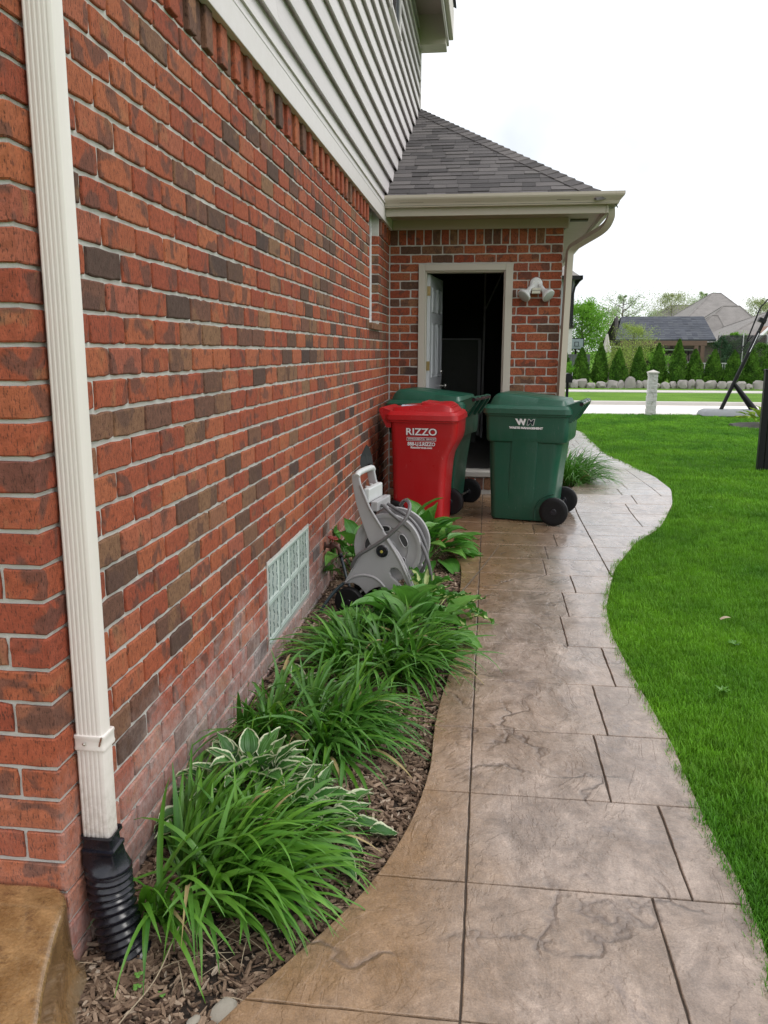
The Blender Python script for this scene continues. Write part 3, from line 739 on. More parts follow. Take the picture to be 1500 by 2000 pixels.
for k, z in enumerate(courses + [Z1 + 12 * CS]):
    a, b = (0.192, 0.0925) if k % 2 else (0.0925, 0.0925)
    if k % 2: lxx, lyy = 0.192, 0.0925
    else: lxx, lyy = 0.0925, 0.0925
    vs_, fs_ = corner_brick(lxx, lyy, z, rb)
    ALLB.append((0.011, 'front', vs_, fs_, tone(rb) * 0.82))
    u = lxx + MJ
    while u < 0.75:
        add_brick('front', (u, u + 0.1927, z + MJ / 2, z + CS - MJ / 2), ff, rb, tn=tone(rb) * 0.84); u += 0.2032
# soldier course on the long wall: every other brick proud
y = 1.665; k = 0
while y < 8.1:
    a, b = y + MJ / 2, y + 0.0813 - MJ / 2 + 0.002
    if not (b > NICHE[0] and a < NICHE[1]): add_brick('long', (a, b, 2.417 + MJ / 2, 2.60), fl, rb, proud=0.013 if k % 2 else -0.001)
    y += 0.0813; k += 1
# headers under the sill, niche jamb
for i in range(8): add_brick('long', (6.80 + i * 0.0825 + 0.003, 6.80 + (i + 1) * 0.0825 - 0.004, 1.5226 + MJ / 2, 1.60), fl, rb, tn=0.8 + 0.02 * i)
for k, z in enumerate(courses):
    if 1.62 < z < 2.6:
        zz0 = max(z, 1.665)
        add_brick('long', (0.004, 0.105, zz0 + MJ / 2, z + CS - MJ / 2), lambda u, d, zq: (-u, 7.4035 - d, zq), rb, proud=0.0)
add_brick('long', (6.81, 7.10, 1.607, 1.66), fl, rb, proud=0.022, tn=0.74); add_brick('long', (7.105, 7.44, 1.607, 1.66), fl, rb, proud=0.022, tn=0.73)
# garage wall
DOORO = (0.285, 1.183, 0.21, 2.245)
lay('garage', 0.004, 1.638, fg, [DOORO, (0.20, 1.25, -0.2, 0.0)], rb, 0.1016, 0.2032)
x = 0.006; k = 0
while x < 1.42:
    add_brick('garage', (x + MJ / 2, x + 0.0813 - MJ / 2, 2.417 + MJ / 2, 2.60), fg, rb, proud=0.0); x += 0.0813
for zz in (2.417, 2.498): add_brick('garage', (x + MJ / 2, 1.638, zz + MJ / 2, zz + CS - MJ / 2), fg, rb)
fside = lambda u, d, z: (1.638 + d, 8.16 + u, z)
for k, z in enumerate(courses + [2.417, 2.498]):
    u = 0.0 if k % 2 else -0.10
    while u < 5.4: add_brick('garage', (max(u, 0) + MJ / 2, u + 0.2032 - MJ / 2, z + MJ / 2, z + CS - MJ / 2), fside, rb); u += 0.2032

HOUSE = thing('brick_house', 'red brick house with white lap siding and an open side door in its garage wing', 'house')
wl = M(); D0 = -0.0075
def wallbox(m, key):
    pass
m = M()   # long wall backing with openings: boxes round them, front at x = -0.005
xb, xf = -0.22, D0
for (a, b, c, d) in ((1.668, WIN[0], -0.15, 2.75), (WIN[1], NICHE[0], -0.15, 2.75), (WIN[0], WIN[1], -0.15, WIN[2]), (WIN[0], WIN[1], WIN[3], 2.75), (NICHE[0], NICHE[1], -0.15, 1.655), (NICHE[1], 8.30, -0.15, 2.75)): m.box(xb, xf, a, b, c, d)
WL = m.build('brick_wall', MORTAR, HOUSE, label='long side wall of weathered red brick with a soldier course on top')
m = M(); m.box(-3.0, -0.0088, 1.6675, 1.90, -0.152, 2.9)
WF = m.build('brick_wall', MORTAR, HOUSE, label='front brick face at the near corner of the house')
m = M()
for (a, b, c, d) in ((-0.005, DOORO[0], -0.15, 2.75), (DOORO[1], 1.64, -0.15, 2.75), (DOORO[0], DOORO[1], -0.15, DOORO[2]), (DOORO[0], DOORO[1], DOORO[3], 2.75)): m.box(a, b, 8.1670, 8.30, c, d)
m.box(1.50, 1.64, 8.30, 13.6, -0.15, 2.75)
WG = m.build('brick_wall', MORTAR, HOUSE, label='garage wing wall of red brick round the side door')
WALLS = {'long': WL, 'front': WF, 'garage': WG}
ALLB.sort(key=lambda q: -q[0])
rest = {k: M() for k in WALLS}
for i, (s_, key, vs_, fs_, tn) in enumerate(ALLB):
    if i < 300:
        mm = M(); mm.add(vs_, fs_, tone=tn); mm.build('brick', BRICK, WALLS[key], centre=True, fixn=True)
    else: rest[key].add(vs_, fs_, tone=tn)
for k, mm in rest.items():
    if mm.V: stuff(mm.build('brick', BRICK, WALLS[k]))

# ------------------------------------------------------------------ siding above
m = M(); m.box(-0.2, -0.004, 1.4, 11.30, 2.75, 7.4)
SD = m.build('siding_wall', TRIM, HOUSE)
rs = random.Random(31)
zb = 2.70; k = 0
tops = [2.816 + 0.178 * i for i in range(0, 24)]
prev = 2.66
for i, zt in enumerate(tops):
    z0 = prev if i == 0 else tops[i - 1]; z1 = zt + 0.03
    seams = [1.4] + sorted([rs.uniform(3, 10.4) for _ in range(1)]) + [11.20]
    for a, b in zip(seams, seams[1:]):
        xo = 0.034; tp = 0.001
        # skip the upper window opening
        for (ya, yb2) in ([(a, b)] if not (z0 < 6.0 and z1 > 4.47) else ([(a, min(b, 7.98)), (max(a, 8.80), b)])):
            if yb2 - ya < 0.05: continue
            m = M(); n = 10
            prof = [(xo - 0.001, z0), (xo, z0 + 0.002), (tp, z1 - 0.012), (-0.003, z1 - 0.012), (-0.003, z0 + 0.020), (xo - 0.016, z0 + 0.016), (xo - 0.009, z0)]
            vs_ = []
            for j in range(n + 1):
                yv = ya + 0.001 + (yb2 - ya - 0.002) * j / n; w = 0.0012 * math.sin(yv * 2 + i)
                vs_ += [(x_, yv, z_ + w) for x_, z_ in prof]
            q = len(prof); fs_ = [(j * q + a_, j * q + (a_ + 1) % q, (j + 1) * q + (a_ + 1) % q, (j + 1) * q + a_) for j in range(n) for a_ in range(q)] + [tuple(range(q)), tuple(n * q + a_ for a_ in range(q))]
            m.add(vs_, fs_); m.build('siding_board', SIDING, SD, centre=True)
m = M(); m.box(0.0, 0.032, 1.40, 8.15, 2.555, 2.664); m.box(0.0, 0.030, 1.40, 8.158, 2.664, 2.700)
m.build('skirt_board', TRIM, HOUSE, bevel=0.003)
m = M(); m.box(0.0, 0.040, 1.38, 8.158, 2.7005, 2.712)
m.build('drip_cap', TRIM, HOUSE)
m = M(); m.box(-0.05, 0.030, 11.205, 11.31, 2.66, 7.4)
m.build('corner_board', TRIM, HOUSE, bevel=0.002)
# upper window
m = M(); m.box(0.0, 0.035, 7.985, 8.06, 4.47, 6.0); m.box(0.0, 0.035, 8.72, 8.79, 4.47, 6.0); m.box(0.0, 0.042, 7.985, 8.79, 4.43, 4.4695)
UW = m.build('upper_window', TRIM, HOUSE, bevel=0.003)
m = M(); m.box(-0.02, 0.012, 8.06, 8.72, 4.4705, 6.0); m.build('pane', GLASS, UW)
m = M(); m.box(0.012, 0.026, 8.06, 8.10, 4.4705, 6.0); m.box(0.012, 0.026, 8.68, 8.72, 4.4705, 6.0); m.box(0.012, 0.026, 8.10, 8.68, 4.4705, 4.51); m.build('sash', simple('grey_sash', (0.25, 0.25, 0.27), .4), UW)
# upper eave
m = M(); m.box(0.0, 0.35, 2.0, 11.0, 5.47, 5.50); m.build('soffit', BEIGE2, HOUSE, label='upper soffit')
m = M(); m.box(0.0, 0.35, 11.0, 11.30, 5.13, 5.52); m.build('eave_return', BEIGE, HOUSE, bevel=0.004)
m = M(); m.box(0.3505, 0.375, 2.0, 11.30, 5.20, 5.62); m.build('fascia', TRIM, HOUSE, label='upper fascia')
m = M(); m.box(0.376, 0.43, 2.0, 11.29, 5.26, 5.60); m.build('gutter', BEIGE, HOUSE, label='upper gutter', bevel=0.01)
m = M(); m.prism([(2.0, 5.625), (11.3, 5.625), (11.3, 5.65), (2.0, 5.65)], lambda u, v, d: (0.46 - d * 1.0, u, v + d * 0.6), 0.0, 3.0)
m.build('upper_roof', SHING3, HOUSE)

# ------------------------------------------------------------------ glass block window
m = M(); wy0, wy1, wz0, wz1 = 3.53, 4.38, 0.09, 0.47
m.box(-0.04, 0.001, WIN[0] + .001, wy0, WIN[2] + .001, WIN[3] - .001); m.box(-0.04, 0.001, wy1, WIN[1] - .001, WIN[2] + .001, WIN[3] - .001)
m.box(-0.04, 0.001, wy0, wy1, wz1, WIN[3] - .001); m.box(-0.04, 0.001, wy0, wy1, WIN[2] + .001, wz0); m.box(-0.04, -0.012, wy0, wy1, wz0, wz1)
GW = m.build('glass_block_window', MORTAR, HOUSE, label='low glass block window of eight pale green blocks')
m = M(); zm = (wz0 + wz1) / 2; bw = (wy1 - wy0) / 4
m.box(-0.02, 0.004, wy0, wy1, zm - 0.008, zm + 0.008); m.box(-0.02, 0.005, wy0, wy1, wz1 - 0.013, wz1); m.box(-0.02, 0.005, wy0, wy1, wz0, wz0 + 0.012)
for i in range(5): 
    yy_ = wy0 + i * bw; m.box(-0.02, 0.002, max(wy0, yy_ - 0.005), min(wy1, yy_ + 0.005), wz0 + 0.012, wz1 - 0.013)
m.build('block_frame', GJOINT, GW, bevel=0.002)
for r_ in range(2):
    for c_ in range(4):
        y0 = wy0 + c_ * bw + 0.0052; y1 = y0 + bw - 0.0104; z0 = (wz0 + 0.0125) if r_ == 0 else zm + 0.0085; z1 = (zm - 0.0085) if r_ == 0 else wz1 - 0.0135
        m = M(); cy0, cz0 = (y0 + y1) / 2, (z0 + z1) / 2
        ins = 0.012
        m.add([(-0.011, y0, z0), (-0.011, y1, z0), (-0.011, y1, z1), (-0.011, y0, z1), (-0.001, y0 + .003, z0 + .003), (-0.001, y1 - .003, z0 + .003), (-0.001, y1 - .003, z1 - .003), (-0.001, y0 + .003, z1 - .003),
               (-0.006, y0 + ins, z0 + ins), (-0.006, y1 - ins, z0 + ins), (-0.006, y1 - ins, z1 - ins), (-0.006, y0 + ins, z1 - ins)],
              [(0, 1, 5, 4), (1, 2, 6, 5), (2, 3, 7, 6), (3, 0, 4, 7), (4, 5, 9, 8), (5, 6, 10, 9), (6, 7, 11, 10), (7, 4, 8, 11), (8, 9, 10, 11)])
        B_ = m.build('glass_block', GBLOCK, GW)
        m = M(); rr = random.Random(r_ * 4 + c_)
        for a_ in range(3):
            for b_ in range(5):
                yy_ = y0 + 0.03 + (y1 - y0 - 0.06) * a_ / 2 + rr.uniform(-.004, .004); zz_ = z0 + 0.022 + (z1 - z0 - 0.044) * b_ / 4
                an = R(62 if (a_ + b_) % 2 else 118) + rr.uniform(-.12, .12)
                m.obox((-0.0055, yy_, zz_), (0, math.cos(an), math.sin(an)), (0, -math.sin(an), math.cos(an)), (1, 0, 0), 0.027, 0.0060, 0.003)
        stuff(m.build('pressed_ridge', GRIDGE, GW))

# recessed window trim in the niche
m = M(); m.box(-0.20, -0.112, 6.82, 7.41, 1.66, 2.70); m.build('niche_back', MORTAR, HOUSE)
m = M(); m.box(-0.112, -0.066, 7.345, 7.409, 1.668, 2.6); m.box(-0.112, -0.066, 6.822, 6.87, 1.668, 2.6); m.box(-0.112, -0.066, 6.87, 7.345, 1.668, 1.71)
NW = m.build('recessed_window', WHITE, HOUSE, bevel=0.002)
m = M(); m.box(-0.112, -0.09, 6.87, 7.345, 1.71, 2.6); m.build('pane', GLASS, NW)

# ------------------------------------------------------------------ garage wing roof
EY, EZ, PX_ = 7.53, 2.705, 1.96          # eave line and hip corner
AY, AZ = 11.32, 4.47                     # where the hip meets the wall end
sl_ = Vector((0, AY - EY, AZ - EZ)); SLn = sl_.length; sv_ = sl_.normalized(); nrm_ = Vector((0, -sv_.z, sv_.y))
m = M()
m.add([(-0.004, EY, EZ), (PX_, EY, EZ), (-0.004, AY, AZ), (PX_, 14.0, EZ), (-0.004, 14.0, AZ), (-0.004, EY, EZ - .03), (PX_, EY, EZ - .03), (PX_, 14.0, EZ - .03)],
      [(0, 1, 2), (1, 3, 4, 2), (0, 5, 6, 1), (1, 6, 7, 3)])
RF = m.build('garage_roof', SHING, HOUSE, fixn=False, label='low hip roof of dark grey asphalt shingles over the garage wing')
rr = random.Random(77); ex = 0.142; row = 0; v = 0.0; nsh = 0
while v < SLn - 0.05:
    xh = PX_ * (1 - (v) / SLn); x = -rr.uniform(0, 0.25); x = max(x, 0.0)
    while x < xh - 0.02:
        w_ = rr.uniform(0.10, 0.30); x1 = min(x + w_, xh)
        xh2 = PX_ * (1 - (v + ex) / SLn); th = 0.007 if rr.random() < 0.5 else 0.012
        c0 = Vector((0, EY, EZ))
        def P(xx, vv, h): return c0 + Vector((xx, 0, 0)) + sv_ * vv + nrm_ * h
        xt0, xt1 = min(x, xh2), min(x1, xh2); g_ = 0.0015
        mm = M(); dz = rr.uniform(-0.004, 0.004)
        mm.add([P(x + g_, v + dz - 0.012, th), P(x1 - g_, v + dz - 0.012, th + rr.uniform(-.002, .002)), P(xt1 - g_, v + ex, 0.003), P(xt0 + g_, v + ex, 0.003), P(x + g_, v + dz - 0.012, 0.0005), P(x1 - g_, v + dz - 0.012, 0.0005)],
               [(0, 1, 2, 3), (4, 5, 1, 0), (4, 0, 3), (1, 5, 2)], tone=rr.random())
        mm.build('shingle', SHING, RF, centre=True, fixn=False); nsh += 1
        x = x1
    v += ex; row += 1
hip0 = Vector((PX_, EY, EZ)); hip1 = Vector((0, AY, AZ)); hd = (hip1 - hip0); HL = hd.length; hd.normalize()
left = (nrm_.cross(hd)).normalized()
if left.x > 0: left = -left
n2 = Vector((AZ - EZ, 0, PX_)).normalized(); right = n2.cross(hd).normalized()
if right.x < 0: right = -right
s_ = 0.0; nc = 0
while s_ < HL - 0.05:
    a = hip0 + hd * s_; b = hip0 + hd * min(HL, s_ + 0.21); mm = M(); o1 = Vector((0, 0, 0.026)); o2 = Vector((0, 0, 0.010))
    V_ = [a + left * 0.13 + o1 * .7, a + o1 * 1.25, a + right * 0.13 + o1 * .7, b + left * 0.13 + o2, b + o2 * 1.6, b + right * 0.13 + o2, a + left * 0.13, a, a + right * 0.13]
    mm.add(V_, [(0, 1, 4, 3), (1, 2, 5, 4), (6, 7, 1, 0), (7, 8, 2, 1), (6, 0, 3)], tone=rr.random())
    mm.build('ridge_shingle', SHING, RF, centre=True, fixn=False); s_ += 0.15; nc += 1

# gutter, fascia, frieze, soffit
def kprof(y0): return [(y0, 2.665), (y0 - 0.065, 2.665), (y0 - 0.075, 2.690), (y0 - 0.105, 2.725), (y0 - 0.110, 2.738), (y0 - 0.110, 2.760), (y0 - 0.098, 2.762), (y0 - 0.098, 2.742), (y0 - 0.062, 2.682), (y0 - 0.006, 2.678), (y0 - 0.004, 2.755), (y0, 2.757)]
m = M(); m.prism(kprof(7.60), lambda u, v, d: (d if d < 1 else PX_ + 0.01 + (7.60 - u), u, v), 0.034, 2.0)
# return along the side
m.prism([(7.60 - a, b) for a, b in kprof(7.60)], lambda u, v, d: (PX_ + 0.01 + u, (7.60 - u) if d < 7.7 else d, v), 7.6, 13.8)
m.build('gutter', BEIGE, HOUSE, fixn=True, label='beige gutter along the garage eave')
m = M(); m.box(0.034, PX_ - 0.02, 7.603, 7.625, 2.60, 2.70); m.box(PX_ - 0.018, PX_ + 0.004, 7.603, 13.8, 2.60, 2.70); m.box(0.034, PX_ - 0.04, 7.628, 7.65, 2.604, 2.66)
m.build('fascia', BEIGE, HOUSE, bevel=0.002, label='beige fascia board')
m = M(); m.box(0.034, PX_ - 0.02, 7.6505, 8.15, 2.645, 2.66); m.box(1.65, PX_ - 0.0185, 8.1505, 13.8, 2.645, 2.66)
m.build('soffit', BEIGE2, HOUSE, label='beige soffit under the garage eave')
m = M(); m.box(0.034, 1.675, 8.118, 8.148, 2.556, 2.6445); m.build('frieze_board', BEIGE2, HOUSE, bevel=0.002)
m = M(); m.box(1.652, 1.678, 8.17, 13.6, 2.556, 2.6445); m.build('frieze_board', BEIGE2, HOUSE)
m = M()
for i in range(5): m.box(1.70, 1.86, 8.20 + i * 0.016, 8.208 + i * 0.016, 2.628, 2.6445)
m.build('soffit_vent', simple('vent_louvre', (0.12, 0.11, 0.09), .6), HOUSE)
# downspout at the garage corner
m = M(); path = bez([(2.00, 7.72, 2.655), (2.00, 7.74, 2.58), (1.95, 7.82, 2.50), (1.79, 8.01, 2.415), (1.705, 8.095, 2.36), (1.692, 8.108, 2.25)], 6) + [Vector((1.670, 8.108, 1.1)), Vector((1.666, 8.108, 0.03))]
m.tube(path, 0.030, 12, sq=(0.029, 0.029)); m.build('downspout', BEIGE, HOUSE, smooth=50, label='beige downspout at the garage corner')

# door frame
m = M(); y0, y1 = 8.135, 8.29
m.box(0.286, 0.348, y0, y1, 0.27, 2.243); m.box(1.112, 1.182, y0, y1, 0.27, 2.243); m.box(0.348, 1.112, y0, y1, 2.183, 2.243)
m.box(0.348, 0.362, y0 + .03, y1, 0.27, 2.183); m.box(1.098, 1.112, y0 + .03, y1, 0.27, 2.183); m.box(0.362, 1.098, y0 + .03, y1, 2.169, 2.183)
DF = m.build('door_frame', FRAME, HOUSE, bevel=0.004)
m = M(); m.box(0.275, 1.19, 8.05, 8.295, 0.213, 0.268); m.build('door_sill', CONC, HOUSE, bevel=0.008)
STEP = M().box(0.22, 1.24, 8.072, 8.164, -0.05, 0.205).build('step', MORTAR, HOUSE)
x = 0.222; rr = random.Random(4)
while x < 1.235:
    x1 = min(x + 0.0813, 1.24); vs_, fs_ = brick_geo(x + 0.004, x1 - 0.004, 0.085, 0.205, lambda u, d, z: (u, 8.068 - d, z), rr, 0.002)
    mm = M(); mm.add(vs_, fs_, tone=0.6 + 0.3 * rr.random()); mm.build('brick', BRICK, STEP, centre=True); x = x1
# open six panel door
DA = R(83.5); dU = Vector((math.cos(DA), math.sin(DA), 0)); dN = Vector((math.sin(DA), -math.cos(DA), 0)); dO = Vector((0.372, 8.27, 0.285)); DWd, DH = 0.73, 1.875
def dp(u, v, d): return dO + dU * u + dN * d + Vector((0, 0, v))
m = M(); m.prism([(0, 0), (DWd, 0), (DWd, DH), (0, DH)], dp, -0.02, 0.018); DOOR = m.build('door', DOORW, HOUSE, label='white six panel door standing open', bevel=0.002)
for (u0, u1, v0, v1) in ((0.10, 0.33, 1.52, 1.76), (0.40, 0.63, 1.52, 1.76), (0.10, 0.33, 0.88, 1.42), (0.40, 0.63, 0.88, 1.42), (0.10, 0.33, 0.14, 0.72), (0.40, 0.63, 0.14, 0.72)):
    m = M()
    def ring(i_, d_): return [dp(u0 + i_, v0 + i_, d_), dp(u1 - i_, v0 + i_, d_), dp(u1 - i_, v1 - i_, d_), dp(u0 + i_, v1 - i_, d_)]
    R_ = [ring(0, 0.019), ring(0.006, 0.026), ring(0.014, 0.0195), ring(0.03, 0.0195), ring(0.045, 0.026)]
    m.loft(R_, cap=False); m.add(R_[-1], [(0, 1, 2, 3)]); m.build('panel', DOORW, DOOR)
for zz in (1.72, 1.0, 0.22):
    m = M(); m.tube([dO + Vector((-0.006, -0.012, zz - 0.045)), dO + Vector((-0.006, -0.012, zz + 0.045))], 0.007, 8); m.obox(dO + Vector((0.004, -0.005, zz)), (1, 0, 0), (0, 1, 0), (0, 0, 1), 0.036, 0.006, 0.09); m.build('hinge', BRASS, DOOR)
for zz in (0.78, 0.93):
    m = M(); c = dp(DWd - 0.06, zz, 0.02); m.lathe([(0.028, 0), (0.028, 0.006), (0.012, 0.01), (0.012, 0.035), (0.028, 0.045), (0.030, 0.058), (0.020, 0.070), (0.004, 0.072)] if zz < 0.9 else [(0.026, 0), (0.026, 0.012), (0.018, 0.02)], c, dN, 14); m.build('door_knob' if zz < 0.9 else 'deadbolt', METAL, DOOR, smooth=50)
# garage interior
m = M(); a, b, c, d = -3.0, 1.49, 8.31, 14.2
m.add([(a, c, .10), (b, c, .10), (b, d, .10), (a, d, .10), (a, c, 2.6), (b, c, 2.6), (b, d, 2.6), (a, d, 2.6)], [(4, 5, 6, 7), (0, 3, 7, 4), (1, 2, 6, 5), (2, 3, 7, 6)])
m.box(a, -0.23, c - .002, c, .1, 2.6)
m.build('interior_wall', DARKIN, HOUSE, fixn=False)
m = M(); m.box(-3.0, 1.49, 8.2955, 14.2, 0.10, 0.2); m.build('garage_floor', GARFLOOR, HOUSE)
m = M(); m.tube([(0.905, 11.0, 2.5), (0.905, 11.0, 1.55), (0.90, 11.0, 0.3)], 0.014, 6); m.tube([(1.16, 11.0, 2.5), (0.91, 11.0, 1.95)], 0.012, 6); m.box(0.35, 0.86, 11.3, 11.33, 1.58, 1.60); m.box(0.83, 0.87, 11.3, 11.33, 0.3, 1.58)
m.build('door_track', simple('galvanised_track', (0.35, 0.35, 0.36), .5), HOUSE)
m = M(); m.box(0.30, 0.82, 11.34, 11.6, 0.2, 1.58); m.build('storage_cabinet', simple('dim_cabinet', (0.08, 0.085, 0.07), .6), HOUSE)

# cream downspout near the camera (fluted front, plain side)
m = M(); fx0, fx1, fy0, fy1 = 0.006, 0.075, 1.738, 1.784
pr = [(fx0, fy1), (fx0, fy0 + 0.004), (fx0 + 0.004, fy0)]
nfl = 5
for i in range(nfl):
    c = fx0 + 0.010 + (fx1 - fx0 - 0.026) * i / (nfl - 1)
    pr += [(c - 0.0032, fy0), (c - 0.0014, fy0 + 0.0018), (c + 0.0014, fy0 + 0.0018), (c + 0.0032, fy0)]
pr += [(fx1 - 0.009, fy0), (fx1 - 0.004, fy0 + 0.002), (fx1, fy0 + 0.009), (fx1, fy1 - 0.004), (fx1 - 0.004, fy1)]
rings = []
for i, z in enumerate(list(np.linspace(0.50, 2.56, 24))): rings.append([(x + 0.0004 * math.sin(z * 9), y, z) for x, y in pr])
DSP = m.loft(rings).build('downspout', PIPEW, HOUSE, smooth=35, label='cream fluted downspout at the near corner')
m = M(); sc = lambda x, y, s: (fx0 + 0.035 + (x - fx0 - 0.035) * s, fy0 + 0.028 + (y - fy0 - 0.028) * s)
rings = []
for z in np.linspace(0.225, 0.505, 8):
    s_ = 1.045 if z > 0.47 else 1.035; rings.append([(*sc(x + 0.0006 * math.sin(z * 90 + y * 200) * (z > .44), y, s_), z) for x, y in pr])
m.loft(rings); m.build('lower_section', PIPEW, DSP, smooth=35)
m = M(); 
def band(z, s_, ins=0.0): return [(*sc(x, y, s_), z) for x, y in rrect(fx0 - .001, fx1 + .001, fy0 - .001, fy1 + .01, 0.006, 4)]
m.loft([band(z, s_) for z, s_ in ((0.478, 1.05), (0.479, 1.10), (0.484, 1.12), (0.489, 1.08), (0.506, 1.08), (0.511, 1.12), (0.516, 1.10), (0.517, 1.05))])
m.build('strap', PIPEW, DSP, smooth=40)
m = M(); m.lathe([(0.004, 0), (0.004, 0.002), (0.0015, 0.004)], (0.030, fy0 - 0.0065, 0.497), (0, -1, 0), 12); m.obox((0.072, fy0 - 0.006, 0.505), (0.4, -0.3, 1), (1, 0, -0.4), (0, 1, 0), 0.030, 0.004, 0.004)
m.build('rivet', METAL, DSP)

# corrugated drain boot and pipe
DR = thing('drain_pipe', 'black corrugated plastic drain pipe under the cream downspout', 'drain pipe', (0.05, 1.76, -0.06))
T0 = Vector((0.05, 1.76, -0.06))
m = M(); rings = []
for z, e in ((0.245, 0.011), (0.252, 0.010), (0.246, 0.004), (0.215, 0.006), (0.212, 0.013), (0.205, 0.013), (0.202, 0.010), (0.175, 0.014)):
    rings.append([Vector((x, y, z)) - T0 for x, y in rrect(fx0 - e * .3, fx1 + e, fy0 - e, fy1 + e, 0.008, 5)])
cir = lambda cx_, cy_, z, r_, tx=0: [Vector((cx_ + r_ * math.cos(R(45 * 0 + 360 * (i + 0.5) / 20 - 9)), cy_ + r_ * math.sin(R(360 * (i + .5) / 20 - 9)), z + tx * r_ * math.cos(R(360 * (i + .5) / 20 - 9)))) - T0 for i in range(20)]
rings += [cir(0.052, 1.765, 0.163, 0.055, -0.15), cir(0.054, 1.763, 0.150, 0.058, -0.05), cir(0.055, 1.763, 0.143, 0.058)]
m.loft(rings); m.build('downspout_adapter', BLACKP, DR, smooth=60)
ctr = bez([(0.055, 1.763, 0.150), (0.060, 1.757, 0.08), (0.080, 1.742, 0.01), (0.100, 1.735, -0.05), (0.130, 1.74, -0.11)], 14); rs_ = []; pp = []
for i, p in enumerate(ctr):
    pp.append(p - T0); rs_.append(0.0575 if i % 4 in (0, 1) else 0.0480)
m = M(); m.tube(pp, 0.05, 22, rs=rs_); m.build('corrugated_pipe', BLACKP, DR, smooth=70)

# ================================================================== WHEELED CARTS
def wheel(root, c, axis, r, w, parent_rot=None):
    m = M(); m.lathe([(r * 0.70, -w / 2), (r * 0.93, -w / 2), (r, -w * 0.36), (r, w * 0.36), (r * 0.93, w / 2), (r * 0.70, w / 2), (r * 0.70, w * 0.2), (r * 0.70, -w * 0.2)], c, axis, 32)
    W = m.build('wheel', RUBBER, root, smooth=45)
    m = M(); m.lathe([(r * 0.72, -w * 0.22), (r * 0.72, w * 0.22)], c, axis, 28); m.lathe([(r * 0.2, -w * 0.55), (r * 0.26, -w * 0.4), (r * 0.26, w * 0.4), (r * 0.2, w * 0.55)], c, axis, 16)
    ax = Vector(axis).normalized(); u = ax.orthogonal().normalized(); v = ax.cross(u)
    for i in range(8):
        a = R(45 * i); d = u * math.cos(a) + v * math.sin(a)
        m.obox(Vector(c) + d * r * 0.47, d, ax.cross(d), ax, r * 0.48, r * 0.10, w * 0.62)
    m.build('rim', BLACKP, W, smooth=35)
    return W

